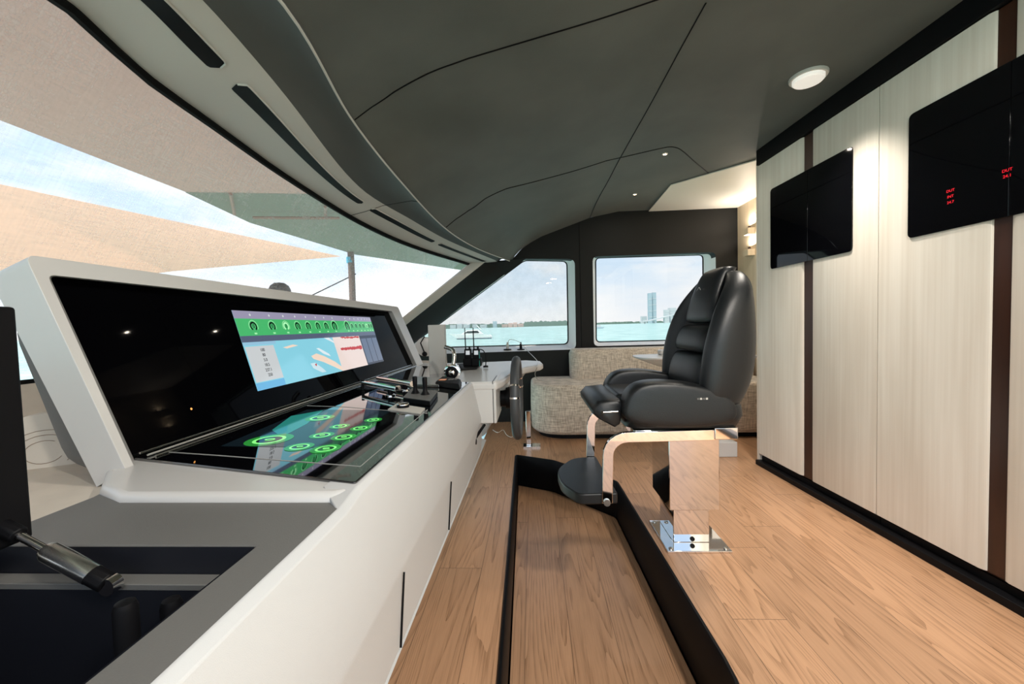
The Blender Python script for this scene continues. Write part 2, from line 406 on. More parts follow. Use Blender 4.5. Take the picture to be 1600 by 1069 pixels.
# vent slots in the header
def Hp(Y, s, dz=0):
    w_, a_ = fW(Y), fA(Y); A = Vector((w_[0],Y,w_[1])); B = Vector((a_[0],Y,a_[1]))
    return A.lerp(B, s)+Vector((0,0,-.004*(1-abs(2*s-1))-dz))
def slot(y0, y1, s0, s1, lab):
    top = []; bot = []; n = 80; hw = .02
    for i in range(n+1):
        t = i/n; Y = y0+(y1-y0)*t
        q = min(1, min(t, 1-t)*(y1-y0)/hw); c = max(.04, math.sqrt(1-(1-q)**2))
        m = (s0+s1)/2; h = (s1-s0)/2*c
        top.append(Hp(Y, m-h, .0015)); bot.append(Hp(Y, m+h, .0015))
    root = empty('air_vent', Hp((y0+y1)/2, .6), lab, 'air vent', 'long slot vents in the windscreen header')
    MB().grid([[a, a.lerp(b,.5)+Vector((0,0,-.0005)), b] for a, b in zip(top, bot)]).build('slot', M_black, root)
    MB().tube([p+Vector((.002,0,-.001)) for p in bot], .003, 6).build('rim', M_greylight, root)
    return root
def solveY(px, py):   # station whose header point projects nearest to a pixel
    best = None
    for i in range(500):
        Y = -.5+4.5*i/500
        for s in (.5,.62,.74):
            q = Hp(Y, s)-CAM; v = RM.transposed() @ q
            if v.z > -.05: continue
            x = 800+F*v.x/-v.z; y = 534.5-F*v.y/-v.z; d = (x-px)**2+(y-py)**2
            if best is None or d < best[0]: best = (d, Y)
    return best[1]
ye = [solveY(355,97), solveY(364,128), solveY(570,313), solveY(585,322), solveY(672,382), solveY(679,386), solveY(755,409)]
slot(ye[0]-.75, ye[0], .60, .78, 'first long dark vent slot in the header, cut by the top edge of the picture')
slot(ye[1], ye[2], .60, .78, 'longest curved dark vent slot in the middle of the windscreen header')
slot(ye[3], ye[4], .60, .78, 'shorter dark vent slot past the header seam, second from the far pillar')
slot(ye[5], ye[6], .60, .78, 'last thin vent slot of the header, next to the far pillar')
yj = solveY(595,308)
struct(MB().tube([Hp(yj,0,.001),Hp(yj,.5,.001),Hp(yj,1,.001)]+[Vector(p)+Vector((0,0,-.001)) for p in ( (fE(yj)[0]-.04, yj, fE(yj)[1]-.0), (fE(yj)[0], yj, fE(yj)[1]-.006))], .0014, 5).build('trim_4', M_black))
# ceiling seams
def seam(name, pix):
    P = spline([hit_ceil(*q) for q in pix], 10)
    P = [Vector((p.x, p.y, ceil_z(p.x, p.y)-.0005)) for p in P]
    struct(MB().tube(P, .0032, 5).build(name, M_black))
seam('trim_5', [(1040,-6),(940,28),(860,52),(790,73),(720,95),(680,109),(640,129),(600,154),(552,188)])
seam('trim_6', [(1108,271),(1085,252),(1068,237),(1055,230),(1035,231),(965,247),(900,266),(830,285),(790,295),(760,309),(735,327),(697,355)])
seam('trim_7', [(1103,4),(1060,82),(1015,165),(970,245),(950,283),(932,316),(917,350)])

# windscreen
def fB(u):   # lower edge, u in -1..1
    return Vector((-1.75+.30*u*u, YC+1.78*u, .85))
def Wp(u):
    Y = YC+2.3*u; a = fW(Y); return Vector((a[0], Y, a[1]))
rows = []; rows2 = []
for i in range(41):
    u = -1+2*i/40; a, b = Wp(u), fB(u)
    rows.append([a.lerp(b,t/8) for t in range(9)])
    o = Vector((-.05,0,.035)); rows2.append([a.lerp(b,t/8)+o for t in range(9)])
struct(MB().grid(rows).build('window_1', M_tint, ang=80))
tag(MB().grid(rows2).build('windscreen_cover', M_cover, ang=80), 'thin pale woven sunscreen mesh stretched over the outside of the big windscreen', 'sunscreen')
struct(MB().tube([Wp(-1+i/20)+Vector((.004,0,-.008)) for i in range(41)], .014, 6).build('trim_8', M_gasket))
struct(MB().tube([fB(-1+i/20)+Vector((.01,0,.004)) for i in range(41)], .012, 6).build('trim_9', M_gasket))

# ------------------------------------------------------------------ floor with foot well
Z0 = 0.0; ZW = -.22
well = round_poly([(-.118,.80,0),(.548,.86,0),(.508,2.49,0),(.13,2.895,0),(-.156,3.03,0)], [.02,.35,.03,.03,.03], 8)
struct(MB().plate([(-.46,-.85,Z0),(2.07,-.85,Z0),(2.07,4.13,Z0),(-.46,4.13,Z0)], [well], (0,0,-.02)).build('floor', M_floor))
struct(MB().box(-.3,.75,.6,3.3,ZW-.02,ZW).build('trim_10', M_floor))
K = len(well); inn = [];
cx = sum(p[0] for p in well)/K; cy = sum(p[1] for p in well)/K
def inset(loop, d):
    o = []; K = len(loop)
    for i in range(K):
        a, p, b = Vector(loop[i-1]), Vector(loop[i]), Vector(loop[(i+1) % K])
        t = (b-a).normalized(); n = Vector((-t.y, t.x, 0)); o.append(p+n*d)
    return o
wi = inset(well, .012); wo = inset(well, -.004)
rr = []
for dz, lp in ((0.006,wo),(.012,inset(well,.0)),(.012,inset(well,.008)),(.006,wi),(ZW+.05,wi),(ZW,wi),(ZW,inset(well,.018))):
    rr.append([Vector((p[0],p[1],dz)) for p in lp])
tag(MB().loft(rr, cap=False).build('foot_well_surround', M_black, ang=50), 'black raised lip and lining around the sunken foot well in the oak floor', 'floor trim')
# hull side below windscreen + dash shelf
dash = [(fB(u).x+.02, fB(u).y, .72) for u in [-1+i/15 for i in range(31)]]
struct(MB().loft([[Vector(p) for p in dash], [Vector((p[0],p[1],fB(0).z)) for p in dash]], cap=False, closed=False).build('wall_front', M_dash))
struct(MB().prism([(-.74,-.19,.70)]+dash+[(-.74,3.38,.70)], (0,0,.02)).build('trim_11', M_dash))

# ------------------------------------------------------------------ far wall with two windows
YF = 4.13
def yq(pix, Y=YF): return [onY(px,py,Y) for px,py in pix]
wall_out = [(-1.5,YF,0),(2.09,YF,0),(2.09,YF,2.13)]
N_ = 24
for i in range(N_+1):
    X = 2.07+(-.28-2.07)*i/N_; wall_out.append((X, YF, ceil_z(X,YF)+.002))
wall_out += [(-.58,YF,1.66),(-1.5,YF,.80)]
w1o = round_poly(yq([(814,404),(898,405),(900,546),(690,553),(640,540)]), [.04,.06,.06,.03,.01])
w2o = round_poly(yq([(926,401),(1118,394),(1120,536),(928,541)]), .05)
struct(MB().plate(wall_out, [w1o, w2o], (0,.10,0)).build('wall_far', M_char))
w1i = round_poly([onY(px,py,YF+.30) for px,py in [(819,407),(886,408),(888,538),(697,543),(652,532)]], [.04,.06,.06,.03,.01])
w2i = round_poly([onY(px,py,YF+.30) for px,py in [(930,403),(1098,398),(1099,531),(931,535)]], .05)
M_reveal = mat('window_reveal', (.86,.84,.82), .5)
for n, wo_, wi_, nm in ((1,w1o,w1i,'window_2'),(2,w2o,w2i,'window_3')):
    win = empty(nm, wo_[0], None, None); win['kind'] = 'structure'
    MB().loft([wo_, wi_], cap=False).build('window_reveal', M_reveal, win)
    MB().poly(wi_).build('pane', M_pane, win)
    MB().tube([Vector(p)+Vector((0,-.01,0)) for p in wi_], .010, 6, closed=True).build('gasket', M_gasket, win)
struct(MB().tube([(.50,YF-.001,.0),(.50,YF-.001,ceil_z(.5,YF))], .003, 4).build('trim_12', M_black))
tag(MB().poly([Vector(p)+Vector((0,.004,0)) for p in w1i]).build('window_cover', M_cover2), 'pale woven mesh cover outside the slanted side window', 'sunscreen')
# gathered awning edge above the right window
a_, b_ = onY(930,401,YF+.315), onY(1100,396,YF+.315)
pts = []
mb = MB()
random.seed(3)
for i in range(22):
    p = a_.lerp(b_, i/22); q = a_.lerp(b_, (i+1)/22)
    mb.tube([p+Vector((0,0,.02)), p.lerp(q,.5)+Vector((0,random.uniform(-.02,.02),-.012*random.random())), q+Vector((0,0,.02))], .011, 5)
tag(mb.build('rolled_awning_edge', M_char), 'dark crumpled rolled awning edge hanging outside along the top of the right window', 'awning')

# A pillar
def wl(px,py): return onY(px,py,YF-.01)
pil = []; pil2 = []
tb = [Wp(1), fB(1)]
for t in [i/10 for i in range(11)]:
    a = tb[0].lerp(tb[1], t)
    b = wl(822,404).lerp(wl(612,560), t)
    m1 = a.lerp(b,.30)+Vector((.0,-.05,.0)); m2 = a.lerp(b,.34)+Vector((0,-.03,0))
    pil.append([a+Vector((.0,-.01,0)), a.lerp(b,.06)+Vector((0,-.04,0)), m1]); pil2.append([m1, m2, a.lerp(b,.65)+Vector((0,-.02,0)), b])
struct(MB().grid(pil).build('trim_13', M_greylight, ang=70))
struct(MB().grid(pil2).build('trim_14', M_char, ang=30))
# closing piece under the far end of the header
struct(MB().poly([Wp(1)+Vector((0,0,0)), Vector((fA(4)[0],3.96,fA(4)[1])), Vector((fE(4)[0],4.0,fE(4)[1])), wl(822,404), wl(790,430)]).build('trim_15', M_char))

# ------------------------------------------------------------------ aft side: alcove, cream ceiling, wardrobes
XW = 1.60
struct(MB().box(2.07,2.12,-.85,4.13,0,2.13).build('wall_aft', M_alcove))
struct(MB().prism([onZ(*p,2.118) for p in ((1179,252),(1048,290),(1008,337))]+[Vector((2.07,4.125,2.118)),Vector((2.07,2.82,2.118)),Vector((1.62,2.82,2.118))], (0,0,.008)).build('trim_16', M_beige))
for i, (py, lab) in enumerate(((362,'upper small oak bracket lamp on the alcove wall'),(395,'lower small oak bracket lamp on the alcove wall'))):
    c = onX(1171,py,2.04)
    r = empty('wall_bracket', c+Vector((0,0,-.03)), lab, 'wall lamp', 'small bracket lamps on the alcove wall')
    MB().box(c.x-.035,c.x+.03,c.y-.04,c.y+.04,c.z-.03,c.z+.03).build('bracket', M_alcove, r, bevel=.004)
    MB().lathe([(.002,0),(.012,.002),(.012,.02),(.004,.024)], c+Vector((-.0,0,.03))).build('lamp_stem', M_dkwood, r)
    ld = bpy.data.lights.new('bracket_light', 'AREA'); ld.shape = 'DISK'; ld.size = .03; ld.energy = 1.2; ld.color = (1,.90,.78)
    lo = bpy.data.objects.new('lamp_light', ld); COL.objects.link(lo); lo.parent = r; lo.location = (0,0,.09); lo.rotation_euler = (math.pi,-.25,0)

WA = math.radians(2.42); WPV = Vector((1.6,1.37,0)); WM = Matrix.Translation(WPV) @ Matrix.Rotation(WA,4,'Z') @ Matrix.Translation(-WPV)
WN = Vector((math.cos(WA),math.sin(WA),0))
def onW(px, py): return WM.inverted() @ onP(px, py, WPV, WN)
def turn(o): o.matrix_world = WM @ Matrix.LocRotScale(o.location, o.rotation_euler, o.scale); return o
def yx(px): return onW(px, 500).y
ya0, ya1, ya2, ya3 = yx(1185), yx(1254), yx(1267), yx(1371)
yb1, yb2 = yx(1547), yx(1573); yb3 = yb2-(ya2-ya3)
ZD0, ZD1 = .075, 2.027
def wardrobe(y_far, yg1, yg2, y_near, lab, sy0, sy1, split):
    root = empty('wardrobe', (XW+.02, (y_far+y_near)/2, 0), lab, 'wardrobe', 'whitewashed oak wardrobes along the aft wall')
    MB().box(XW+.03,2.06,y_near+.001,y_far-.001,.0,2.10).build('carcass', M_dkwood, root)
    for (a, b, nm, hy, other) in ((y_far-.002, yg1, 'door', yg1, 1), (yg2, y_near+.0015, 'door', yg2, -1)):
        # door with a scooped finger edge beside the walnut channel; dark glass let into it
        g0, g1 = (max(b, split), sy1) if other == 1 else (sy0, min(a, split))
        lo, hi = min(a,b), max(a,b)
        prof = [(XW+.03, lo), (XW+.03, hi), (XW, hi), (XW, lo)]
        # rounded vertical edge on handle side
        if other == 1: prof = [(XW+.03,hi),(XW,hi),(XW,lo+.02),(XW+.006,lo+.006),(XW+.02,lo),(XW+.03,lo)]
        else: prof = [(XW+.03,lo),(XW,lo),(XW,hi-.02),(XW+.006,hi-.006),(XW+.02,hi),(XW+.03,hi)]
        d = MB().loft([[Vector((x,y,ZD0)) for x,y in prof],[Vector((x,y,ZD1)) for x,y in prof]]).build(nm, M_door, root, bevel=.0015)
        gl = [(XW-.006, y, z) for y, z in rrect((lo+hi)/2, 0, 1, 1, .1)]
        y0, y1 = (split+.001, sy1) if other == 1 else (sy0, split-.001)
        rs = [0,0,.02,.02] if other == 1 else [.02,.02,0,0]
        P = round_poly([(XW-.006,y0,1.320),(XW-.006,y0,1.826),(XW-.006,y1,1.826),(XW-.006,y1,1.320)], [.0 if (other==1) else .022,0 if other==1 else .022,.022 if other==1 else 0,.022 if other==1 else 0])
        MB().prism(P, (.012,0,0)).build('glass_panel', M_glassblk, d, bevel=.001)
    MB().box(XW+.012,XW+.035,yg2-.012,yg1+.012,ZD0,ZD1).build('handle_channel', M_dkwood, root)
    MB().box(XW+.02,XW+.06,y_near,y_far-.004,.0,.06).build('plinth', M_black, root)
    return root
wa = wardrobe(ya0, ya1, ya2, ya3, 'whitewashed oak wardrobe at the far end with two dark glass panels across its doors', onW(1333,300).y, onW(1205,350).y, yx(1263))
wb = wardrobe(ya3, yb1, yb2, yb3, 'whitewashed oak wardrobe nearest the camera with red digits glowing in its dark glass', .98, onW(1421,280).y, yx(1575))
turn(struct(MB().box(XW,XW+.03,-.85,yb3-.003,.075,2.027).build('trim_20', M_door)))
for (px,py,rowz) in ((1488,307,('DUT','INT','24.7')),(1577,275,('DUT','24.1'))):
    for i, s in enumerate(rowz):
        c = onW(px, py-9+9*i)+Vector((-.0065,0,0))
        t = text_obj(s, .014, 'led_digits', M_red, wb, c, (0,-1,0), (0,0,1), .0006)
turn(wa); turn(wb)
# black shadow gap above, kick rail
turn(struct(MB().box(XW-.01,XW+.05,-.8,ya0,2.031,2.13).build('trim_17', M_black)))
turn(struct(MB().box(XW-.022,XW+.018,-.8,ya0+.003,0,.032).build('baseboard_aft', M_black, bevel=.003)))
turn(struct(MB().box(XW+.0,2.07,ya0,ya0+.02,0,2.12).build('trim_18', M_door)))

# ------------------------------------------------------------------ ceiling lamps
c = hit_ceil(1263,119); c = Vector((c.x,c.y,ZC))
r = empty('ceiling_dome_lamp', c, 'round white flush ceiling lamp above the wardrobes', 'ceiling lamp')
MB().lathe([(.078,0),(.078,-.006),(.074,-.012),(.066,-.012),(.066,0)], c).build('rim', M_greylight, r)
MB().lathe([(.064,-.006),(.064,-.022),(.058,-.028),(.002,-.030)], c).build('diffuser', M_lamp, r)
def lamp_in(r, z, size, power, col=(1,.92,.82), spread=3.14):
    ld = bpy.data.lights.new('lamp', 'AREA'); ld.shape = 'DISK'; ld.size = size; ld.energy = power; ld.color = col
    ld.spread = spread
    lo = bpy.data.objects.new('lamp_light', ld); COL.objects.link(lo); lo.parent = r; lo.location = (0,0,z)
lamp_in(r, -.032, .11, 5, spread=1.5)
for px, py, lab in ((1039,240,'tiny lit spotlight in the ceiling near the cream panel'),(992,303,'tiny lit spotlight in the ceiling above the right window')):
    c = hit_ceil(px, py); c.z = ceil_z(c.x, c.y)
    r = empty('ceiling_spotlight', c, lab, 'spotlight', 'small recessed ceiling spotlights')
    MB().lathe([(.020,0),(.020,-.004),(.013,-.006),(.013,0)], c).build('bezel', M_greylight, r)
    MB().lathe([(.012,-.002),(.010,-.007),(.001,-.008)], c).build('bulb', M_spot, r)
    lamp_in(r, -.010, .02, 1.2, (1,.88,.72))
def downlight(x, y, power, lab, size=.16):  # unseen ceiling lamp added to fill the interior with light
    c = Vector((x,y,ceil_z(x,y)))
    r = empty('fill_downlight', c, lab, 'ceiling lamp', 'added fill downlights above and behind the camera')
    MB().lathe([(.10,0),(.10,-.008),(.084,-.010),(.084,0)], c).build('rim', M_greylight, r)
    MB().lathe([(.083,-.003),(.083,-.006),(.001,-.006)], c).build('diffuser', M_lamp, r)
    ld = bpy.data.lights.new('downlight', 'AREA'); ld.shape = 'DISK'; ld.size = size; ld.energy = power; ld.color = (1,.93,.84)
    lo = bpy.data.objects.new('lamp_light', ld); COL.objects.link(lo); lo.parent = r; lo.location = (0,0,-.02)
for x, y, p, wh in ((.95,.35,19,'nearest the wardrobes, over the right hand floor'),(.5,-.3,5,'over the camera position'),(.95,-.5,16,'behind the camera on the wardrobe side'),(.4,-.65,5,'behind the camera on the console side')):
    downlight(x, y, p, 'added fill downlight '+wh+', out of the picture')

for (x, y, z, p, lab) in ((1.93, 3.2, 2.112, 6, 'round recessed lamp in the cream alcove ceiling, hidden behind the wardrobe end'),):
    r = empty('alcove_lamp', (x,y,z), lab, 'ceiling lamp')
    MB().lathe([(.05,0),(.05,-.006),(.04,-.006),(.001,-.006)], (x,y,z)).build('rim', M_lamp, r)
    for zz, rot, pw in ((-.02, 0, p),):
        ld = bpy.data.lights.new('alcove_light', 'AREA'); ld.shape = 'DISK'; ld.size = .08; ld.energy = pw; ld.color = (1,.90,.76)
        lo = bpy.data.objects.new('lamp_light', ld); COL.objects.link(lo); lo.parent = r; lo.location = (0,0,zz); lo.rotation_euler = (rot,0,0)
# ------------------------------------------------------------------ helm console
ZT = .76
con = empty('helm_console', (-.45,1.4,0), 'long white helm console with black glass top and hooded display bank', 'helm console')
top_out = [(-.84,.745),(-.80,.69),(-.755,.645),(-.72,.61),(-.65,.578),(-.31,.575),(-.280,.59),(-.280,1.75),(-.166,1.75),(-.14,1.85),(-.11,2.16),(-.04,2.37),(.045,2.50),(.062,2.58),(.05,2.75),(-.05,2.84),(-.32,2.78),(-.52,2.74),(-.84,2.80)]
MB().prism([(x,y,.715) for x,y in top_out], (0,0,.040)).build('white_top', M_whiteg, con, bevel=.012, seg=4)
# fascia: ledge, fold and lower slope
prof = [(-.281,.757),(-.272,.748),(-.262,.70),(-.238,.588),(-.240,.574),(-.250,.435),(-.30,.425),(-.31,.56),(-.33,.70),(-.335,.757)]
prof2 = [(-.288,.742),(-.276,.735),(-.262,.70),(-.238,.588),(-.240,.574),(-.250,.435),(-.30,.425),(-.31,.56),(-.315,.60),(-.292,.742)]
MB().loft([[Vector((x,Y,z)) for x,z in pr] for Y, pr in ((-.2,prof2),(.555,prof2),(.60,prof),(1.80,prof))]).build('fascia', M_white, con, bevel=.003)
MB().loft([[Vector((x,Y,z)) for x,z in ((-.25,.425),(-.56,.30),(-.58,0.0),(-.66,0),(-.66,.40),(-.30,.44))] for Y in (-.2,2.0)]).build('base_panel', M_white, con)
for Y in (.672,1.08):
    MB().prism([(-.2383,Y,.573),(-.2500,Y,.436),(-.246,Y,.436),(-.235,Y,.573)], (0,.0014,0)).build('panel_seam', M_black, con)
MB().box(-.345,-.170,1.752,2.02,.570,.7575).build('pod', M_whiteg, con, bevel=.003)
MB().box(-.184,-.1815,1.7505,1.96,.5695,.7585).build('pod_seam', M_black, con)
# wing support
MB().loft([[Vector(p) for p in ((-.45,1.98,.44),(-.26,1.98,.44),(-.22,2.35,.50),(-.26,2.65,.55),(-.55,2.6,.55))],
           [Vector(p) for p in ((-.50,1.98,.72),(-.12,1.98,.72),(-.075,2.25,.72),(-.02,2.62,.72),(-.5,2.7,.72))]]).build('wing_support', M_white, con, bevel=.02)
# grey worktop with storage hole
hole = [(-.342,.0),(-.342,.458),(-.70,.458),(-.70,.0)]
MB().plate([(-.72,-.2,.725),(-.290,-.2,.725),(-.290,.60,.725),(-.735,.655,.725),(-.72,.60,.725)], [[(x,y,.725) for x,y in hole]], (0,0,.017)).build('grey_worktop', M_grey, con, bevel=.002)
h2 = [(-.344,.0),(-.344,.456),(-.70,.456),(-.70,.0)]; h3 = [(-.36,.0),(-.36,.436),(-.70,.436),(-.70,.0)]
MB().loft([[Vector((x,y,z)) for x,y in lp] for lp, z in ((h2,.741),(h2,.705),(h3,.705),(h3,.45),([(-.5,.2),(-.5,.21),(-.51,.21),(-.51,.2)],.45))], cap=False).build('storage_bin', M_navy, con, ang=20)
MB().box(-.70,-.346,.435,.4555,.700,.7075).build('bin_lip', M_grey, con, bevel=.001)
for x, y, z in (onY(195,938,.36), onY(267,934,.40)):
    MB().lathe([(.010,-.20),(.010,-.008),(.008,-.002),(.002,0)], (x,y,z)).build('peg', M_black, con)
MB().prism([(-.50,.25,.452),(-.44,.34,.452),(-.434,.336,.452),(-.494,.246,.452)], (0,0,.01)).build('bin_strip', M_steel, con)
# hatch lid and gas strut
lid = empty('hatch_lid', (-.70,.25,.74), 'black open hatch lid standing upright at the left edge of the picture', 'hatch lid')
MB().prism([(-.620,.05,.757),(-.620,.450,.757),(-.620,.450,1.04),(-.620,.05,1.04)], (-.022,0,0)).build('lid_panel', M_black, lid, bevel=.004)
MB().box(-.70,-.625,.20,.26,.742,.756).build('hinge', M_steel, lid)
a, b = onY(2,822,.425), onY(168,911,.425)
st = empty('gas_strut', b, 'steel gas strut with black ends holding up the hatch lid', 'gas strut')
d = (b-a)
MB().tube([a+d*.10, a+d*.50], .0045, 12).build('piston_rod', M_chrome, st)
MB().tube([a+d*.42, a+d*.46, a+d*.86], [.0085,.011,.011], 16).build('cylinder', M_steel, st)
MB().tube([a-d*.02, a+d*.17], .0095, 8).build('end_fitting', M_black, st, bevel=.002)
MB().tube([a+d*.84, a+d*1.0], .011, 8).build('end_fitting', M_black, st, bevel=.002)
MB().lathe([(.010,-.006),(.010,.006)], b+d*.03, (0,1,0)).build('ball_joint', M_chrome, st)
MB().lathe([(.008,-.004),(.008,.004)], onY(4,806,.43), (1,0,0)).build('ball_joint', M_chrome, st)

# black glass top
gt = [(-.803,.743),(-.286,.607),(-.286,1.73),(-.340,1.745),(-.515,2.36),(-.69,2.52),(-.80,2.54)]
MB().prism(round_poly([(x,y,.7555) for x,y in gt], .006), (0,0,.005)).build('glass_top', M_glasstop, con, bevel=.0015)
ZG = .7608
M_line = mat('pale_joint_line', (.35,.35,.33), .3)
def gline(pix, r=.0008):
    MB().tube([onZ(px,py,ZG) for px,py in pix], r, 4).build('joint_line', M_line, con)
gline([(258,706),(345,712),(563,729),(668,640),(665,646)]); gline([(668,646),(610,642),(540,636),(480,634)])
# near white lip in front of glass
# display hood ------------------------------------------------------
n_b, n_t = Vector((-.80,0,.762)), Vector((-.90,0,1.12))
vv = (n_t-n_b); vl = vv.length; vv.normalize(); nn = Vector((0,1,0)).cross(vv).normalized()
if nn.x < 0: nn = -nn
def D(y, v, off=0): p = n_b+vv*(v*vl)+nn*off; return Vector((p.x, y, p.z))
inner = [(.79,0),(.74,1),(2.665,1),(2.59,0)]
outer = [(.70,-.14),(.703,1.10),(2.70,1.10),(2.66,-.14)]
innr = [(.79,0.0),(.742,1),(2.665,1),(2.59,0.0)]
# front ring at +.03, inner edge bevels back to the screen plane
def ring_at(lst, off): return [D(y,v,off) for y,v in lst]
O = [(.696,-.05),(.652,1.058),(2.575,1.055),(2.73,-.05)]
If = [(.712,-.05),(.676,.966),(2.437,.960),(2.585,-.05)]
Ib = [(.742,-.05),(.702,.992),(2.445,.975),(2.60,-.05)]
mbx = MB()
rO0 = round_poly(ring_at(O,.03),[0,.018,.018,0],4); rI = round_poly(ring_at(If,.03),[0,.012,.012,0],4); rB = round_poly(ring_at(Ib,.002),[0,.010,.010,0],4)
rOb = round_poly([D(.690,-.09,-.03),D(.662,1.05,-.062),D(2.575,1.05,-.062),D(2.73,-.09,-.03)],[0,.018,.018,0],4)
rBb = [p-nn*.04 for p in rB]
mbx.loft([rB, rI, rO0, rOb, rBb], cap=False, closed=False)
mbx.build('display_hood', M_whiteg, con, bevel=.004)
MB().loft([round_poly(ring_at([(.715,-.08),(.70,.94),(2.54,.94),(2.64,-.08)],-.034),.02,4), round_poly(ring_at([(.715,.02),(.70,.85),(2.53,.85),(2.6,.02)],-.10),.05,4), round_poly(ring_at([(.9,.2),(.9,.8),(2.5,.8),(2.5,.2)],-.12),.05,4)]).build('hood_back', M_grey, con)
MB().prism(ring_at([(.735,.01),(.698,.995),(2.45,.98),(2.60,.01)],-.004), nn*.005).build('display_glass', mat('display_glass_black', (.001,.001,.0015), .03, spec=.02), con)
# white side skirt joining hood to top near end
# steel trims where the display meets the glass top
for off, zz in ((.012,.768),(.028,.764),(.045,.7625)):
    MB().tube([(-.80+off,.745,zz),(-.80+off,2.53,zz)], .0022, 5).build('display_trim', M_steel if off != .028 else M_line, con)

# lit map screen
nlen = vl
def on_disp(px, py): return onP(px, py, D(1.5,.5,.0012), nn)
q = [on_disp(*p) for p in ((350,482),(573,497),(604,563),(412,610))]
ys0 = (q[0].y+q[3].y)/2; ys1 = (q[1].y+q[2].y)/2
def vof(p): return (p-n_b).dot(vv)/vl
vt = (vof(q[0])+vof(q[1]))/2; vb = (vof(q[2])+vof(q[3]))/2
SW = ys1-ys0; SH = (vt-vb)*vl
def E_(name, col, s=1.0):
    return mat(name, tuple(c*.2 for c in col), .06, spec=.4, emit=col, es=s)
C_sea = E_('chart_blue', (.22,.56,.68), .75); C_grn = E_('gauge_green', (.06,.42,.14), .75); C_slate = E_('slate_bar', (.08,.10,.16), .8)
C_pale = E_('panel_pale', (.55,.58,.60), .7); C_lilac = E_('lilac_bar', (.30,.28,.40), .7); C_land = E_('chart_land', (.80,.62,.50), .75)
C_cream = E_('sonar_cream', (.70,.58,.54), .8); C_dred = E_('sonar_red', (.45,.02,.02), .8); C_ink = E_('dark_ink', (.01,.012,.015), .2)
C_blk = E_('dark_tile', (.05,.06,.09), .8); C_lime = E_('lime_glow', (.22,.85,.20), .9); C_mint = E_('pale_green_dots', (.40,.85,.45), .8); C_cyan = E_('teal_glow', (.03,.22,.26), .8)
C_text = E_('soft_white_text', (.7,.75,.75), .6)
def S(u, v, off=.0018): return D(ys0+SW*u, vb+(vt-vb)*v, off)
scr = None
def flat(name, m, pts, off):
    return MB().poly([S(u,v,off) for u,v in pts]).build(name, m, scr or con)
def rect(u0,u1,v0,v1): return [(u0,v0),(u1,v0),(u1,v1),(u0,v1)]
scr = flat('map_screen', C_sea, rect(0,1,0,1), .0016)
scr['label'] = 'lit chart screen with green gauge strip'
flat('screen_top_bar', C_lilac, rect(0,1,.90,1), .0020)
flat('screen_gauge_strip', C_grn, rect(0,1,.68,.90), .0020)
flat('screen_divider_bar', C_slate, rect(0,1,.60,.68), .0021)
flat('screen_side_panel', C_pale, rect(0.005,.135,.10,.545), .0021)
flat('screen_corner_tile', E_('tile_blue',(.12,.38,.62),.8), rect(0.0,.135,.0,.09), .0021)
flat('screen_title_tile', E_('tile_blue_2',(.25,.45,.6),.8), rect(0.0,.15,.56,.60), .0022)
flat('screen_sonar_panel', C_cream, rect(.53,.79,0,.60), .0021)
flat('screen_data_panel', E_('slate_dark',(.02,.025,.05),.8), rect(.79,1,0,.60), .0021)
for i in range(3): flat('screen_data_tile', E_('tile_slate',(.10,.13,.20),.8), rect(.80+.067*i,.86+.067*i,.04,.54), .0024)
flat('screen_land', C_land, [(.33,.33),(.37,.36),(.42,.30),(.49,.18),(.53,.08),(.53,.0),(.47,.10),(.40,.21),(.34,.28)], .0021)
flat('screen_land', C_land, [(.18,.50),(.24,.53),(.27,.51),(.20,.48)], .0021)
flat('screen_shoal', E_('chart_shoal',(.50,.66,.72),.8), [(.31,.22),(.34,.22),(.38,.12),(.40,.05),(.37,.05),(.32,.14)], .0021)
flat('screen_shoal', E_('chart_shoal2',(.62,.70,.74),.8), [(.38,.44),(.40,.44),(.46,.33),(.47,.28),(.42,.34)], .0021)
flat('screen_shoal', E_('chart_shoal3',(.62,.70,.74),.8), [(.46,.60),(.50,.60),(.53,.53),(.53,.50)], .0021)
random.seed(5)
def jag(u0,u1,v,h0,h1):
    a=[(u0+(u1-u0)*i/24, v+random.uniform(-.008,.008)) for i in range(25)]
    b=[(u0+(u1-u0)*i/24, v-(h0+(h1-h0)*i/24)-random.uniform(0,.02)) for i in range(25)]
    return a+b[::-1]
flat('screen_sonar_trace', C_dred, jag(.60,.785,.595,.01,.03), .0024)
flat('screen_sonar_trace', C_dred, jag(.57,.785,.40,.03,.06), .0024)
flat('screen_ship_mark', C_dred, [(.335,.19),(.35,.21),(.345,.16)], .0024)
for i,(s_) in enumerate(('100','80','5.0','18.5','237.1','250')):
    text_obj(s_, .014, 'screen_number', C_ink, scr, S(.075,.49-.065*i,.0023), (0,1,0), vv, .0006)
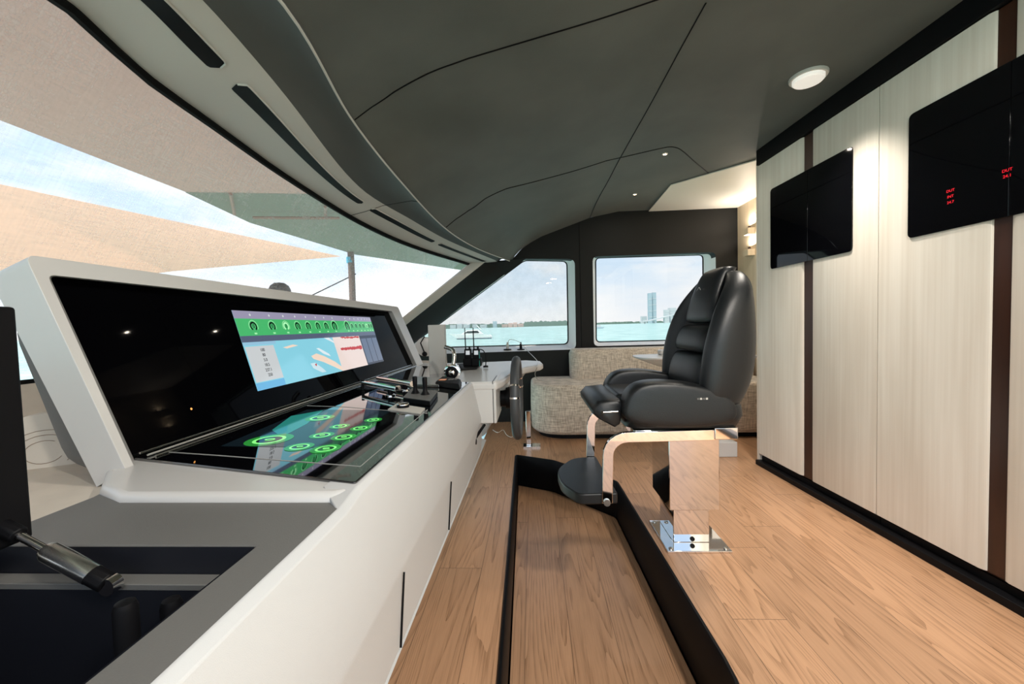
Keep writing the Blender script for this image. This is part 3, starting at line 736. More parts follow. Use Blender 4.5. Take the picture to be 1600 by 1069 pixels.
# round gauges in strip
def ringmesh(name, m, c, ux, uy, r0, r1, a0=0, a1=360, n=28, off=0, par=None):
    ux = Vector(ux).normalized(); uy = Vector(uy).normalized(); o = ux.cross(uy)*off; rows = []
    for k in range(n+1):
        a = math.radians(a0+(a1-a0)*k/n); dd = ux*math.cos(a)+uy*math.sin(a)
        rows.append([Vector(c)+dd*r0+o, Vector(c)+dd*r1+o])
    return MB().grid(rows).build(name, m, par or scr)
ug = [.07,.16,.235,.305,.375,.445,.51,.58,.70,.75,.795,.84,.88,.92,.95,.98]
for i, u in enumerate(ug):
    big = 1.35 if i in (7,8) else (1.0 if i < 7 else .75)
    c = S(u, .80, .0026); h = .016*big
    ringmesh('screen_gauge', C_mint if i in (2,13) else C_ink, c, (0,1,0), vv, h*.60, h*.95, -60, 240)
    ringmesh('screen_gauge_ticks', C_mint, c, (0,1,0), vv, h*1.15, h*1.25, -30, 210)
    text_obj('0', h*1.1, 'screen_gauge_digit', C_ink, scr, c, (0,1,0), vv, .0004)
    text_obj('000', .008, 'screen_gauge_caption', C_mint, scr, S(u,.705,.0026), (0,1,0), vv, .0004)
    MB().lathe([(.004,0),(.001,.0003)], S(u,.95,.0024), nn, 10).build('screen_icon', C_text, scr)
# painted glowing dot: a spotlight's reflection in the left display
p = on_disp(299,639); MB().lathe([(.0028,0),(.001,.001)], p, nn, 10).build('amber_reflection', E_('amber_glow',(1,.42,.10),1.0), con)

# touchscreen graphics set into the glass top
def gz(px, py, z=ZG+.0003): return onZ(px, py, z)
tsp = [gz(*p, ZG) for p in ((340,698),(512,638),(610,640),(520,712))]
tsc = MB().poly([gz(*p, ZG+.0001) for p in ((345,697),(480,640),(612,641),(523,700))]).build('touchscreen', E_('touch_dark',(.006,.012,.016),.6), con)
MB().poly([gz(*p, ZG+.0003) for p in ((425,672),(455,650),(505,641),(480,662),(440,683))]).build('touchscreen_glow', E_('touch_teal',(.02,.20,.17),.7), tsc)
X_, Y_ = Vector((1,0,0)), Vector((0,1,0))
for (px,py,rad) in ((421,687,.036),(500,653,.028),(468,698,.021),(509,701,.022),(503,680,.020),(537,683,.020),(531,666,.018),(563,669,.018),(583,656,.017)):
    c = gz(px,py,ZG+.0005)
    ringmesh('touchscreen_gauge', C_lime, c, X_, Y_, rad*.72, rad*.92, 0, 360, par=tsc)
    ringmesh('touchscreen_gauge_halo', E_('halo_green',(.02,.20,.03),.9), c, X_, Y_, rad*.92, rad*1.35, 0, 360, par=tsc)
    text_obj('0', rad*.9, 'touchscreen_digit', C_lime, tsc, c, (0,-1,0), (1,0,0), .0006)
# ------------------------------------------------------------------ controls on console
def place(px, py, z=.761): return onZ(px, py, z)
# two chrome twin levers
for (x0,y0,x1,y1,lab,knob) in ((567,598,622,608,'near chrome throttle lever lying on the glass with black thumb stem',True),(590,591,645,600,'far chrome throttle lever lying behind the near one',False)):
    a, b = onZ(x0,y0,.79), onZ(x1,y1,.79)
    r = empty('throttle_lever', (a+b)*.5-Vector((0,0,.028)), lab, 'control lever', 'chrome throttle levers on the console')
    d = b-a
    MB().tube([a, a+d*.3, a+d*.75, b], [.008,.010,.011,.013], 14).build('handle', M_chrome, r, bevel=.001)
    MB().tube([a+d*.8-Vector((0,0,.028)), a+d*.8], .010, 12).build('stem', M_black, r)
    MB().lathe([(.018,0),(.018,.004),(.012,.007)], a+d*.8-Vector((0,0,.030))).build('base', M_chrome, r)
    if knob: MB().tube([a+Vector((0,0,.012)), a+Vector((.0,-.004,-.026))], [.007,.005], 10).build('trim_button', M_black, r)
# white plate + round knob
c = place(630,638)
r = empty('round_selector_knob', c, 'round black and chrome selector knob on a pale square plate', 'knob')
MB().prism([place(*p) for p in ((606,641),(620,632),(664,639),(656,648))], (0,0,.003)).build('plate', M_greylight, r)
MB().lathe([(.018,.003),(.019,.010),(.016,.016)], c).build('knob_body', M_black, r)
MB().lathe([(.0185,.008),(.0185,.013),(.016,.0165),(.001,.0168)], c).build('knob_cap', M_chrome, r, ang=60)
# joystick box
c = place(655,622)
r = empty('joystick_box', c, 'black control box with two upright black joysticks', 'control box')
bx = [place(*p) for p in ((630,629),(644,614),(684,619),(672,635))]
MB().prism(bx, (0,0,.015)).build('box_body', M_black, r, bevel=.002)
MB().prism([Vector(p)+Vector((0,0,.0155)) for p in bx], (0,0,.002)).build('box_top', M_grey, r)
for t in (.30,.68):
    q_ = (bx[0].lerp(bx[3],t)).lerp(bx[1].lerp(bx[2],t), .5)+Vector((0,0,.016))
    MB().lathe([(.016,0),(.013,.006),(.009,.012),(.006,.024),(.0075,.030),(.0085,.055),(.007,.060),(.001,.061)], q_, n=18).build('joystick', M_black, r, ang=50)
# metal plate further back
r = tag(MB().prism([place(*p) for p in ((634,604),(650,592),(692,594),(686,606))], (0,0,.012)).build('switch_panel', M_steel, bevel=.002), 'flat pale metal switch panel behind the joysticks', 'switch panel')
# handset
c = place(700,600)
r = empty('radio_handset', c, 'black radio handset with small amber screen lying before the chrome searchlight', 'radio handset')
hb = [Vector(p) for p in (place(678,604), place(690,594), place(722,600), place(719,610))]
MB().loft([hb,[Vector(p)+Vector((0,0,.022)) for p in (hb[0].lerp(hb[2],.08),hb[1].lerp(hb[3],.08),hb[2].lerp(hb[0],.06),hb[3].lerp(hb[1],.06))]]).build('handset_body', M_black, r, bevel=.004)
hc = sum(hb, Vector())/4+Vector((0,0,.0225))
MB().prism([hc+Vector((x,y,0)) for x,y in ((-.040,-.018),(-.012,-.018),(-.012,.018),(-.040,.018))], (0,0,.001)).build('handset_screen', E_('amber_screen',(.45,.16,.06),.7), r)
for i in range(3):
    for j in range(3): MB().box(hc.x+.0+.013*i,hc.x+.009+.013*i,hc.y-.016+.012*j,hc.y-.008+.012*j,hc.z,hc.z+.003).build('key', M_grey, r)
# chrome searchlight / camera head
c = place(709,592)+Vector((-.02,.06,0))
r = empty('chrome_throttle_head', c, 'round chrome lens-like throttle head with a curved handle on the white counter', 'throttle control')
hd = onY(708,581,c.y)
MB().lathe([(.032,-.004),(.040,0),(.040,.010),(.036,.050),(.028,.062),(.001,.066)], hd+Vector((0,-.03,0)), (0.05,1,0.05), 30).build('head', M_chrome, r, ang=50)
MB().lathe([(.030,0),(.030,-.004),(.024,-.006)], hd+Vector((0,-.033,0)), (0.05,1,.05), 30).build('lens_ring', M_black, r)
MB().lathe([(.020,.004),(.012,-.006),(.001,-.008)], hd+Vector((0,-.036,0)), (0.05,1,.05), 24).build('lens', M_chrome, r, ang=80)
MB().lathe([(.034,0),(.032,.006),(.018,.012),(.016,hd.z-c.z-.02)], c).build('base', M_chrome, r)
hp = spline([hd+Vector((0,.01,.036)), hd+Vector((.004,.02,.075)), hd+Vector((-.006,.03,.105)), hd+Vector((-.045,.035,.12))], 5)
MB().tube(hp, .010, 12).build('handle', M_chrome, r)
# grey upright panel
c = place(684,588)
p0, p1 = onZ(671,586,.757), onZ(697,584,.757)
r = tag(MB().prism([p0, p1, p1+Vector((0,.035,0)), p0+Vector((0,.035,0))], (0,0,.262)).build('grey_screen_panel', mat('grey_panel', (.36,.36,.35), .4), bevel=.003), 'upright flat grey rectangular screen standing on the far end of the console', 'screen')
# white disc put in place of a bright oval opening
c = onY(664,542,3.0)
r = empty('round_porthole_disc', c, 'small round white fan disc standing for a bright opening, low beside the far windscreen pillar', 'porthole')
MB().lathe([(.075,.0),(.075,.012),(.065,.016),(.001,.016)], c+Vector((0,.02,0)), (.3,-1,0), 28).build('face', M_whiteg, r)
MB().lathe([(.020,.016),(.016,.03),(.001,.032)], c+Vector((-.0,.0,-.055)), (0,-1,0), 16).build('motor', M_black, r)
MB().tube([c+Vector((0,0,.08)), c+Vector((-.03,-.01,.03)), c+Vector((0,-.01,-.05))], .005, 6).build('arm', M_black, r)
# tray and two handheld radios
tr = [place(705,580,.758), place(700,571,.758), place(755,566,.758), place(745,577,.758)]
r = tag(MB().prism(tr, (0,0,.006)).build('charging_tray', M_char), 'dark charging tray sunk in the white counter below the side window', 'tray')
for px, hh, lab in ((732,.115,'left black handheld radio with long antenna in the charging tray'),(745,.12,'right black handheld radio with teal cord in the charging tray')):
    c = onZ(px,572,.764)
    r = empty('handheld_radio', c, lab, 'handheld radio', 'handheld radios on the counter')
    MB().box(c.x-.030,c.x+.030,c.y-.02,c.y+.02,c.z,c.z+.05).build('charger_cup', M_black, r, bevel=.006)
    MB().box(c.x-.022,c.x+.022,c.y-.012,c.y+.012,c.z+.045,c.z+.105).build('radio_body', M_black, r, bevel=.005)
    MB().box(c.x-.012,c.x+.012,c.y-.0135,c.y-.011,c.z+.070,c.z+.095).build('radio_screen', C_pale, r)
    MB().tube([(c.x-.014,c.y,c.z+.10),(c.x-.016,c.y,c.z+.235)], [.004,.0025], 8).build('antenna', M_black, r)
    MB().lathe([(.006,0),(.006,.012)], (c.x+.010,c.y,c.z+.104)).build('volume_knob', M_black, r)
    if 'teal' in lab: MB().tube(spline([(c.x+.018,c.y-.014,c.z+.09),(c.x+.02,c.y-.016,c.z+.05),(c.x+.02,c.y-.022,c.z+.0)],4), .0028, 6).build('teal_cord', mat('teal_cord',(.02,.25,.22),.5), r)
c = onZ(759,574,.76)
r = empty('gooseneck_microphone', c, 'small black gooseneck plug with looped cord beside the handheld radios', 'microphone')
MB().lathe([(.016,0),(.014,.010),(.001,.012)], c).build('base', M_black, r)
MB().tube(spline([c+Vector((0,0,.01)), c+Vector((.002,0,.06)), c+Vector((-.012,0,.10)), c+Vector((-.045,0,.11))],5), .003, 6).build('neck', M_black, r)

# window-ledge sockets and white cable
zs = onY(805,549,YF+.12).z
for px, lab in ((793,'left round black charger plug on the window ledge'),(814,'right round black charger plug on the window ledge')):
    c = onY(px,547,YF+.08)
    r = empty('charger_plug', c, lab, 'charger plug', 'charger plugs on the window ledge')
    MB().lathe([(.042,0),(.040,.010),(.016,.014)], c).build('flange', M_black, r)
    MB().lathe([(.014,.012),(.014,.06),(.008,.066),(.006,.085)], c).build('plug', M_greylight if px < 800 else M_black, r)
path = [onY(794,538,YF+.08), onY(796,531,YF+.05), onY(808,533,YF+.02), onY(817,540,YF-.02), onY(826,550,4.0), onY(836,560,3.2), onY(840,566,2.7), onZ(839,574,.762)+Vector((.0,0,.0)), onY(836,586,2.75), onY(842,594,3.3), onY(856,595,3.6), onY(880,592,3.75)]
tag(MB().tube(spline(path,6), .0028, 6).build('white_charging_cable', M_whiteg), 'thin pale charging cable looping from the window ledge down to the sofa', 'cable')

# ------------------------------------------------------------------ steering wheel
c = onY(808,621,2.0)
wh = empty('steering_wheel', c, 'dark leather steering wheel seen edge on at the end of the console', 'steering wheel')
R_ = .188; ax = Vector((1,-.05,0)).normalized()
def wp(a, r=R_): return c+Vector((.02*math.cos(a)*r,math.cos(a)*r,math.sin(a)*r))
MB().tube([wp(2*math.pi*k/64) for k in range(64)], .0215, 16, closed=True).build('rim', M_wheel, wh)
for a0 in (-1.45,-1.95,1.2,2.0):
    pass
for a0 in (math.radians(190),math.radians(350),math.radians(270)):
    MB().tube([c+Vector((-.03,0,0)), c+(wp(a0)-c)*.5+Vector((-.015,0,0)), wp(a0)], .008, 8).build('spoke', M_chrome, wh)
for a0 in (math.radians(154),math.radians(171),math.radians(26),math.radians(9)):
    MB().tube([wp(a0-.02), wp(a0+.02)], .0232, 16).build('rim_band', M_chrome, wh)
MB().lathe([(.055,0),(.055,.02),(.035,.03),(.001,.032)], c+Vector((-.055,0,.0)), (1,0,0)).build('hub', M_black, wh)
MB().lathe([(.045,0),(.045,.075)], c+Vector((-.125,0,0)), (1,0,0)).build('column', M_black, wh, bevel=.004)
# latch under ledge
a, b = onY(757,664,1.70), onY(740,689,1.60)
r = empty('ledge_latch', a, 'black latch arm hanging under the white console ledge', 'latch')
MB().tube([a, a.lerp(b,.6), b], .006, 8).build('arm', M_black, r)
MB().lathe([(.011,-.008),(.011,.008)], b+Vector((.004,0,-.004)), (1,0,0)).build('roller', M_black, r)
MB().lathe([(.008,-.01),(.008,.01)], b+Vector((-.02,0,-.008)), (1,0,0)).build('pivot', M_steel, r)

# ------------------------------------------------------------------ helm chair
CX, CY = .72, 1.85
ch = empty('helm_chair', (CX,CY,0), 'black leather helm chair on a polished chrome pedestal with footrest', 'helm chair')
MB().box(.558,.832,1.715,1.99,.0,.010).build('base_plate', M_chrome, ch, bevel=.002)
for x in (.578,.812):
    for y in (1.735,1.97): MB().lathe([(.010,.010),(.009,.014),(.001,.015)], (x,y,0), n=12).build('bolt', M_steel, ch)
MB().lathe([(.010,0),(.010,.003),(.006,.004)], (.69,1.7845,.026), (0,-1,0), 16).build('badge', M_black, ch)
MB().box(.607,.765,1.785,1.975,.010,.18).build('lower_column', M_chrome, ch, bevel=.003)
MB().box(.582,.798,1.755,2.005,.17,.535).build('upper_sleeve', M_chrome, ch, bevel=.003)
MB().prism(round_poly([(.40,1.62,.535),(.74,1.62,.535),(.74,2.10,.535),(.40,2.10,.535)],.01), (0,0,.03)).build('seat_mount', M_chrome, ch, bevel=.003)
MB().box(.71,.80,1.60,1.70,.528,.575).build('rear_rail', M_chrome, ch, bevel=.003)
MB().box(.71,.80,2.0,2.10,.528,.575).build('rear_rail', M_chrome, ch, bevel=.003)
for Y in (1.615,2.085):
    pth = [Vector((.285,Y,.27)),Vector((.288,Y,.36)),Vector((.292,Y,.45))]+[Vector((.372-.08*math.cos(a),Y,.465+.075*math.sin(a))) for a in [math.pi/2*i/6 for i in range(7)]]+[Vector((.55,Y,.543)),Vector((.72,Y,.545))]
    MB().tube(pth, 1, flat=(.021,.009)).build('footrest_arm', M_chrome, ch, bevel=.002)
    MB().lathe([(.014,-.016),(.014,.016)], (.283,Y,.275), (0,1,0), 18).build('footrest_pivot', M_steel, ch)
fp = round_poly([(.33,1.62,.262),(.315,2.08,.262),(.19,2.06,.262),(.095,1.90,.262),(.11,1.72,.262),(.17,1.61,.262)], [.01,.01,.05,.08,.05,.03], 5)
MB().prism(fp, (0,0,.045)).build('footrest', M_leather, ch, bevel=.008)
# seat base
MB().loft([[(x,y,z) for x,y in rrect(cx_,CY,hx,hy,.06,4)] for z,cx_,hx,hy in ((.562,.59,.18,.20),(.575,.595,.225,.245),(.62,.60,.235,.262),(.66,.605,.23,.25),(.675,.60,.21,.23))]).build('seat_shell', M_leather, ch, bevel=0, ang=60)
MB().prism(round_poly([(.345,CY-.16,.655),(.70,CY-.16,.655),(.70,CY+.16,.655),(.345,CY+.16,.655)],.03,4), (0,0,.045)).build('seat_cushion', M_leather, ch, bevel=.018, seg=4)
# thigh flap
fl = [(.235,.655),(.262,.683),(.345,.690),(.365,.675),(.352,.585),(.330,.570),(.262,.608),(.238,.630)]
MB().loft([[Vector((x,Y,z)) for x,z in [(.30+(x-.30)*s,.63+(z-.63)*s) for x,z in fl]] for Y,s in ((1.632,.80),(1.640,.93),(1.655,1),(2.045,1),(2.060,.93),(2.068,.80))]).build('thigh_flap', M_leather, ch, ang=50, bevel=.0)
hx = .30
MB().tube([(.275,1.634,.637),(.340,1.634,.640)], .0045, 8).build('flap_handle', M_steel, ch)
MB().tube([(.275,1.628,.630),(.275,1.640,.645)], .006, 8).build('flap_handle_clip', M_chrome, ch)
# arm bolsters
arm = [(.345,.590),(.352,.67),(.372,.725),(.410,.757),(.470,.768),(.560,.765),(.640,.752),(.700,.735),(.75,.71),(.79,.68),(.80,.63),(.77,.590),(.60,.578)]
for sg, nm in ((-1,'arm_bolster'),(1,'arm_bolster')):
    rows = []
    for off, s in ((.150,.90),(.156,.97),(.175,1.0),(.235,1.0),(.262,.965),(.275,.88)):
        rows.append([Vector((.62+(x-.62)*(1-(1-s)*.5),CY+sg*off,.62+(z-.62)*s)) for x,z in arm])
    MB().loft(rows).build(nm, M_leather, ch, sub=2)
for i in range(4): MB().box(.632+.011*i,.640+.011*i,CY-.277,CY-.268,.694,.701).build('seat_button', M_greylight if i%2 else M_grey, ch)
# backrest bucket shell
rings = []
for z,w_,xf,xb,th in ((.590,.225,.66,.800,.07),(.66,.268,.655,.865,.085),(.76,.282,.655,.910,.09),(.87,.284,.665,.922,.09),(.98,.280,.695,.922,.085),(1.07,.262,.730,.918,.075),(1.14,.228,.775,.915,.06),(1.19,.175,.805,.905,.05),(1.215,.125,.825,.890,.035)):
    xi = xb-.045
    P = [(xf,-w_+.035),(xf+.03,-w_),(xf+.10 if xf+.10<xb-.03 else xb-.03,-w_),(xb-.02,-w_*.82),(xb,-w_*.4),(xb,w_*.4),(xb-.02,w_*.82),(xf+.10 if xf+.10<xb-.03 else xb-.03,w_),(xf+.03,w_),(xf,w_-.035),(xf+.015,w_-th),(min(xi,xf+.08),w_-th-.015),(min(xi,xf+.09),0),(min(xi,xf+.08),-(w_-th-.015)),(xf+.015,-(w_-th))]
    rings.append([Vector((x,CY+y,z)) for x,y in P])
MB().loft(rings).build('backrest_shell', M_leather, ch, sub=2)
# back pads
def pad(z0,z1,x0,x1,hw0,hw1,nm='back_pad',th=.05):
    rows = []
    for t, s, o in ((0,.80,.022),(.06,.95,.008),(.2,1,0),(.5,1,-.006),(.8,1,0),(.94,.95,.008),(1,.80,.022)):
        z = z0+(z1-z0)*t; x = x0+(x1-x0)*t; hw = (hw0+(hw1-hw0)*t)
        rows.append([Vector((x+o+a,CY+b*hw*(.96+.04*s),z)) for a,b in ((.02,-1),(.004,-.9),(-.0,-.5),(-.002,0),(0,.5),(.004,.9),(.02,1),(th,1),(th,-1))])
    return MB().loft(rows).build(nm, M_leather, ch, sub=1)
pad(.700,.862,.655,.688,.185,.180); pad(.866,.985,.688,.722,.180,.162)
pad(.989,1.235,.724,.800,.150,.105,'headrest',.09)
MB().tube([(.755,CY-.022,1.138),(.758,CY,1.152),(.755,CY+.022,1.138)], .0016, 5).build('headrest_emblem', M_steel, ch)

# ------------------------------------------------------------------ sofa + table
so = empty('sofa', (1.0,3.75,0), 'oatmeal woven curved sofa under the far windows', 'sofa')
base = round_poly([(-.03,3.42,.07),(2.05,3.42,.07),(2.05,4.06,.07),(-.03,4.06,.07)], [.42,.02,.02,.10], 10)
MB().loft([[p+Vector((.03 if p.x<1 else 0,.03 if p.y<3.9 else 0,-.03)) for p in base],base,[p+Vector((-.005,-.01,.2)) for p in base],[Vector((p.x,p.y,.46)) for p in base],[p+Vector((.02 if p.x<.3 else 0,.02 if p.y<3.9 else 0,.41)) for p in base]]).build('seat', M_fabric, so, bevel=.012, ang=60)
MB().prism([Vector((p.x+.06 if p.x<1 else p.x,p.y+.06,.0)) for p in base][:], (0,0,.05)).build('plinth', M_black, so)
bk = round_poly([(.36,3.80,.47),(2.05,3.80,.47),(2.05,4.08,.47),(.36,4.08,.47)], [.10,.02,.02,.05], 6)
MB().loft([bk,[p+Vector((0,.02,.24)) for p in bk],[p+Vector((.02 if p.x<1 else 0,.05 if p.y<3.95 else -.01,.29)) for p in bk]]).build('back_cushion', M_fabric, so, bevel=.015, ang=60)
tb_ = empty('side_table', (1.38,3.15,0), 'white tapered-edge table behind the helm chair in front of the sofa', 'table')
tp = round_poly([(.80,2.98,.735),(1.66,2.98,.735),(1.66,3.38,.735),(.80,3.38,.735)], [.16,.05,.05,.16], 6)
cc_ = Vector((1.25,3.18,0))
MB().loft([[Vector((cc_.x+(p.x-cc_.x)*.62,cc_.y+(p.y-cc_.y)*.6,.655)) for p in tp],[p+Vector((0,0,-.012)) for p in tp],tp]).build('table_top', M_whiteg, tb_, bevel=.003)
MB().box(1.30,1.44,3.0,3.3,.10,.66).build('pedestal', M_chrome, tb_, bevel=.005)
MB().box(1.28,1.47,2.95,3.35,.0,.11).build('foot', M_whiteg, tb_, bevel=.005)
c = onZ(1022,548,.735)
tag(MB().box(1.02,1.10,3.25,3.33,.7352,.775).build('white_cup', M_whiteg, bevel=.01), 'small white dish on the table behind the helm chair', 'dish')
# far end small bits behind the wheel: chrome stand
c = Vector((-.055,3.27,0))
r = empty('chrome_stand', c, 'small chrome floor fitting with wires behind the steering wheel', 'stand')
MB().box(-.075,-.035,3.25,3.29,.012,.30).build('post', M_chrome, r, bevel=.003)
MB().box(-.10,.04,3.22,3.32,.0,.012).build('foot', M_chrome, r)
tag(MB().tube(spline([onZ(770,672,.01),onZ(778,676,.02),onZ(786,672,.01),onZ(792,680,.015),onZ(800,683,.01),onZ(806,676,.01)],5), .003, 5).build('loose_wires', M_beige), 'tangle of thin pale wires on the floor under the console end', 'wires')

# round white panel on dash
c = Vector((-1.02,.90,.74))
c = onY(76,706,.80)
r = empty('round_chart_disc', c+Vector((0,0,-.07)), 'pale round disc with a faint line drawing standing on the dash below the hood', 'disc')
MB().lathe([(.082,.0),(.085,.004),(.085,.016),(.082,.02)], c, (.55,-.8,.2), 36).build('disc_body', M_dash, r)
q3 = Vector((.55,-.8,.2)).to_track_quat('Z','Y')
M_sk = mat('sketch_brown', (.30,.22,.16), .6)
for rd, a0, a1 in ((.058,20,300),(.045,-40,170),(.030,60,330)):
    MB().tube([c+q3@Vector((rd*math.cos(math.radians(a0+(a1-a0)*k/20)),rd*.8*math.sin(math.radians(a0+(a1-a0)*k/20)),.0205)) for k in range(21)], .0006, 4).build('drawn_line', M_sk, r)

# ------------------------------------------------------------------ outside
ZS = -1.5
tag(MB().poly([(-2500,-400,ZS),(2500,-400,ZS),(2500,4200,ZS),(-2500,4200,ZS)]).build('sea', M_sea), 'turquoise sea stretching to the horizon', 'sea', kind='stuff')
M_deck = mat('white_deck', (.7,.7,.68), .5)
deck = [(fB(u).x-.12, fB(u).y, .30) for u in [-1+i/8 for i in range(17)]]
struct(MB().prism(deck+[(-4.5,2.9,.30),(-6,YC,.30),(-4.5,.2,.30)], (0,0,.05)).build('trim_19', M_deck))
def trans_mat(name, col):
    m = mat(name, col, .8); t = m.node_tree; b = t.nodes['Principled BSDF']; o = t.nodes['Material Output']
    tl = t.nodes.new('ShaderNodeBsdfTranslucent'); tl.inputs[0].default_value = (*col,1); mx = t.nodes.new('ShaderNodeMixShader'); mx.inputs[0].default_value = .55
    t.links.new(b.outputs[0], mx.inputs[1]); t.links.new(tl.outputs[0], mx.inputs[2]); t.links.new(mx.outputs[0], o.inputs[0])
    return m
M_brown = trans_mat('brown_canopy', (.54,.41,.35)); M_green = trans_mat('green_canopy', (.27,.29,.23)); M_peach = trans_mat('peach_sail', (.98,.73,.57))
ZK = 2.6
def kz(px,py): return onZ(px,py,ZK)
pA, pB, pC = kz(0,188), kz(290,300), kz(484,303)
pts = [pA+(pA-pB)*.8, pA, pB, pC, Vector((-.7,pC.y,ZK)), Vector((-.7,-3.5,ZK)), Vector((-4.5,-3.5,ZK))]  # unseen part extended over the roof to keep sun off the mesh
tag(MB().prism(pts, (0,0,.02)).build('brown_canopy', M_brown), 'large brown fabric canopy stretched over the foredeck above the windscreen', 'canopy')
pts = [kz(290,301), kz(390,348), kz(555,398), kz(720,422), kz(770,415), kz(700,380), kz(484,304)]
tag(MB().prism(pts, (0,0,.02)).build('green_canopy', M_green), 'green fabric canopy seen between the brown canopy and the mast', 'canopy')
V = onY(531,401,8.0)
P1, P2, P3 = onY(-80,272,4.2), onY(-80,470,4.2), onY(270,424,5.6)
tag(MB().prism([V, P1, P2, P3], (0,.01,.01)).build('peach_sail', M_peach), 'pale orange triangular shade sail running to the mast', 'shade sail')
mt = empty('mast', onY(550,480,8.0), 'thin brown mast with a light blue band rising outside the windscreen', 'mast')
M_mast = mat('brown_mast', (.16,.09,.07), .5)
MB().tube([onY(545,330,8.0), onY(550,440,8.0), onY(554,560,8.0)], .065, 10).build('pole', M_mast, mt)
MB().tube([onY(547,402,8.0), onY(547.5,411,8.0)], .075, 10).build('blue_band', mat('blue_band', (.05,.45,.65), .5), mt)
tag(MB().tube([onY(556,428,8), onY(470,470,8.2)], .012, 5).build('mast_rope', M_gasket), 'thin dark rope slanting down from the mast', 'rope')
for x0,y0,x1,y1,lab in ((360,300,366,332,'short brown batten on the green canopy, left of the two uprights'),(508,320,508,338,'short brown batten on the green canopy, right of the two uprights'),(395,332,530,333,'long thin level brown batten across the green canopy')):
    tag(MB().tube([kz(x0,y0)+Vector((0,0,-.024-.045*(y1==333))), kz(x1,y1)+Vector((0,0,-.024-.045*(y1==333)))], .02, 5).build('canopy_batten', mat('batten_brown', (.35,.17,.12), .6)), lab, 'batten')
c = onY(437,455,3.3)
r = empty('deck_searchlight', Vector((c.x,c.y,.34)), 'black dome searchlight on the foredeck just above the display hood', 'searchlight')
MB().lathe([(.085,-.03),(.085,.01),(.07,.045),(.04,.068),(.001,.074)], c, n=24).build('dome', M_black, r, ang=60)
MB().tube([Vector((c.x,c.y,.35)), c+Vector((0,0,-.02))], .03, 10).build('post', M_steel, r)
MB().lathe([(.03,-.02),(.03,.02),(.02,.03)], c+Vector((-.15,0,0)), n=14).build('side_cap', M_steel, r)

# distant motor yacht
def far(px, Y, z=ZS): p = onY(px, 510, Y); return Vector((p.x, Y, z))
c = far(735, 85)
M_hullshade = mat('dark_hull_shade', (.08,.12,.16), .6)
M_boat = mat('white_hull', (.95,.94,.92), .3)
bo = empty('motor_yacht', c, 'white motor yacht anchored on the water seen through the slanted window', 'boat')
Lb = 4.6
MB().loft([[Vector((c.x+x*Lb, c.y+y, ZS+z)) for x,y,z in row] for row in (
   ((-1.0,-.05,1.25),(-.98,-.05,1.15),(-.97,0,1.1),(-.98,.05,1.15),(-1.0,.05,1.25)),
   ((-.6,-.8,1.15),(-.6,-.6,.1),(-.6,0,0),(-.6,.6,.1),(-.6,.8,1.15)),
   ((0,-1.1,.95),(0,-1.0,0),(0,0,-.1),(0,1.0,0),(0,1.1,.95)),
   ((.9,-1.1,.8),(.9,-1.0,0),(.9,0,-.1),(.9,1.0,0),(.9,1.1,.8)),
   ((1.0,-1.0,.5),(1.0,-.95,0),(1.0,0,-.1),(1.0,.95,0),(1.0,1.0,.5)))]).build('hull', M_boat, bo)
MB().loft([[Vector((c.x+x*Lb, c.y+y, ZS+z)) for x,z in ((-.45,1.0),(-.15,1.85),(.35,2.0),(.6,1.0))] for y in (-.8,.8)]).build('cabin', M_boat, bo, bevel=.1)
MB().loft([[Vector((c.x+x*Lb, c.y+y, ZS+z)) for x,z in ((-.30,1.25),(-.12,1.7),(.35,1.75),(.45,1.25))] for y in (-.83,.83)]).build('windows', M_black, bo)
MB().box(c.x-.62*Lb,c.x+1.0*Lb,c.y-1.12,c.y-1.02,ZS+.0,ZS+.22).build('hull_shadow_strip', M_hullshade, bo)  # dark strip painting the shadow line along the hull
MB().tube([(c.x+.5*Lb,c.y,ZS+1.9),(c.x+.3*Lb,c.y,ZS+2.9)], .1, 6).build('radar_arch', M_boat, bo)
# distant shore
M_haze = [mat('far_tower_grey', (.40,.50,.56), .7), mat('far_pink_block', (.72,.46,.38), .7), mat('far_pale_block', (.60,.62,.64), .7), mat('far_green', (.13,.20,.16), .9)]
def bld(px0, px1, ytop, Y, m, lab, setb=0, grp=None):
    a, b = onY(px0,509,Y), onY(px1,509,Y); zt = onY((px0+px1)/2, ytop, Y).z
    r = empty('shore_building', Vector(((a.x+b.x)/2,Y,ZS)), lab, 'building', grp)
    dpt = (b.x-a.x)
    MB().box(a.x,b.x,Y,Y+max(dpt,12),ZS,zt).build('tower_body', m, r)
    n = 5; mbx = MB()
    for k in range(1,n): 
        z = ZS+(zt-ZS)*k/n; mbx.box(a.x-.3,b.x+.3,Y-.5,Y,z-.01*(zt-ZS),z+.01*(zt-ZS))
    mbx.build('floor_bands', M_haze[2], r)
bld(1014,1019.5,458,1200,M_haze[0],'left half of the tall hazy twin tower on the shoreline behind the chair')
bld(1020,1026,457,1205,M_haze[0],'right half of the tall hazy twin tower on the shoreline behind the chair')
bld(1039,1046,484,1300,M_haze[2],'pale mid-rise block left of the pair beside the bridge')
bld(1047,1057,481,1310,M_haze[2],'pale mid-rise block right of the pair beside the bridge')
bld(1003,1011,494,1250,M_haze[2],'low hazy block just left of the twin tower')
bld(770,776,502,1100,M_haze[0],'slim blue grey tower on the left shoreline')
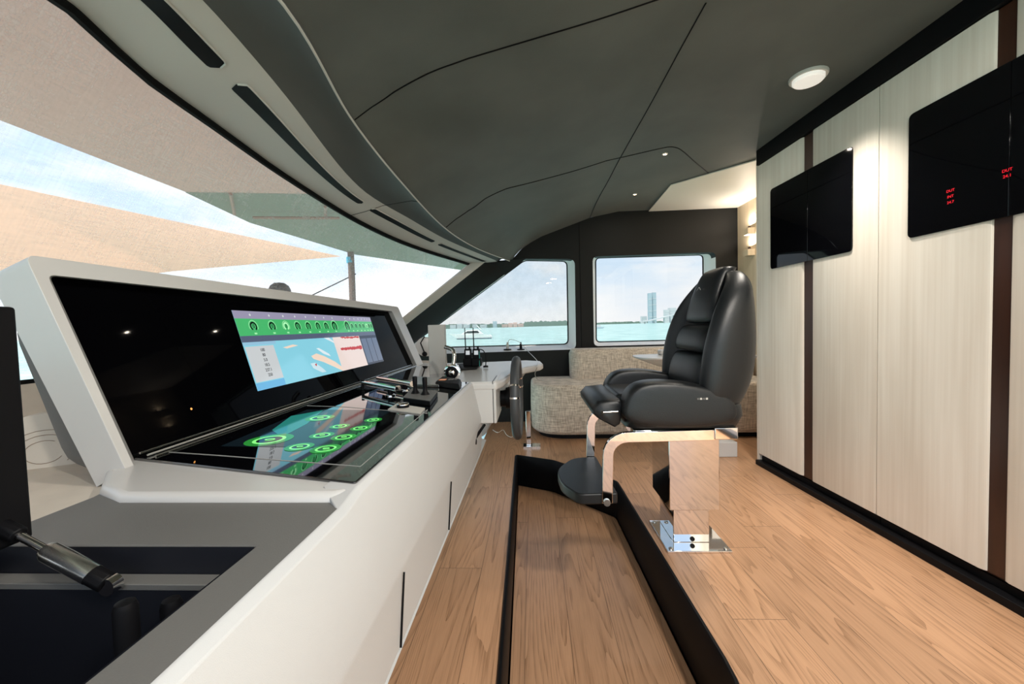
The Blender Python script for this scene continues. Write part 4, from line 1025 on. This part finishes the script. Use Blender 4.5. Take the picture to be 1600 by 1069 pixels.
for i,(a,b,t) in enumerate(((784,793,507),(794,801,505),(802,808,504),(809,818,506))):
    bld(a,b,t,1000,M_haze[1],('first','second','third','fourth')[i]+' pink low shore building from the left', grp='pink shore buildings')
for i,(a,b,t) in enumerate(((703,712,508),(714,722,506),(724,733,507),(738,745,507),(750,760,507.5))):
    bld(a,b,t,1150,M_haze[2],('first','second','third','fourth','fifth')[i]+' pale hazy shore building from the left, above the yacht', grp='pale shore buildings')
mb = MB(); random.seed(9)
for px0,px1,Y in ((695,890,1180),(928,1100,1420)):
    top = []; botm = []; n = 90
    for i in range(n+1):
        px = px0+(px1-px0)*i/n
        zt = onY(px, (505.5-(px-930)*.02 if px > 900 else 508.5-(px-700)*.018)-random.uniform(0,2.2)-(2.5 if 820<px<886 else 0), Y).z
        top.append(Vector((onY(px,509,Y).x,Y,zt))); botm.append(Vector((onY(px,509,Y).x,Y,ZS)))
    mb.loft([botm, top, [p+Vector((0,60,0)) for p in top]], cap=False, closed=False)
tag(mb.build('shore_trees', M_haze[3]), 'low dark line of trees along the far shore', 'trees', kind='stuff')
r = empty('bridge', onY(1040,505,900), 'long pale arched bridge rising from the shore behind the chair', 'bridge')
dk = [onY(px,py,900) for px,py in ((1000,503),(1015,501),(1030,497.5),(1045,493.5),(1060,490),(1075,488),(1090,489),(1110,492))]
MB().tube(dk, 1, flat=(6,1.1)).build('bridge_deck', M_haze[2], r)
for k in range(7):
    p = dk[0].lerp(dk[-1], (k+1)/8); i = min(6, int((k+1)/8*7)); p = dk[i].lerp(dk[i+1], .5)
    MB().box(p.x-1,p.x+1,p.y-2,p.y+2,ZS,p.z).build('bridge_pier', M_haze[2], r)
c = far(936,200)
r = empty('small_boat', c, 'small grey boat at the left edge of the right window', 'boat')
MB().loft([[Vector((c.x+x,c.y+y,ZS+z)) for x,z in ((-1.8,.1),(-2.2,.9),(2.6,1.0),(1.9,.1))] for y in (-.8,.8)]).build('hull', M_haze[0], r)
MB().box(c.x-1,c.x+.8,c.y-.5,c.y+.5,ZS+.9,ZS+1.9).build('cabin', M_haze[2], r)
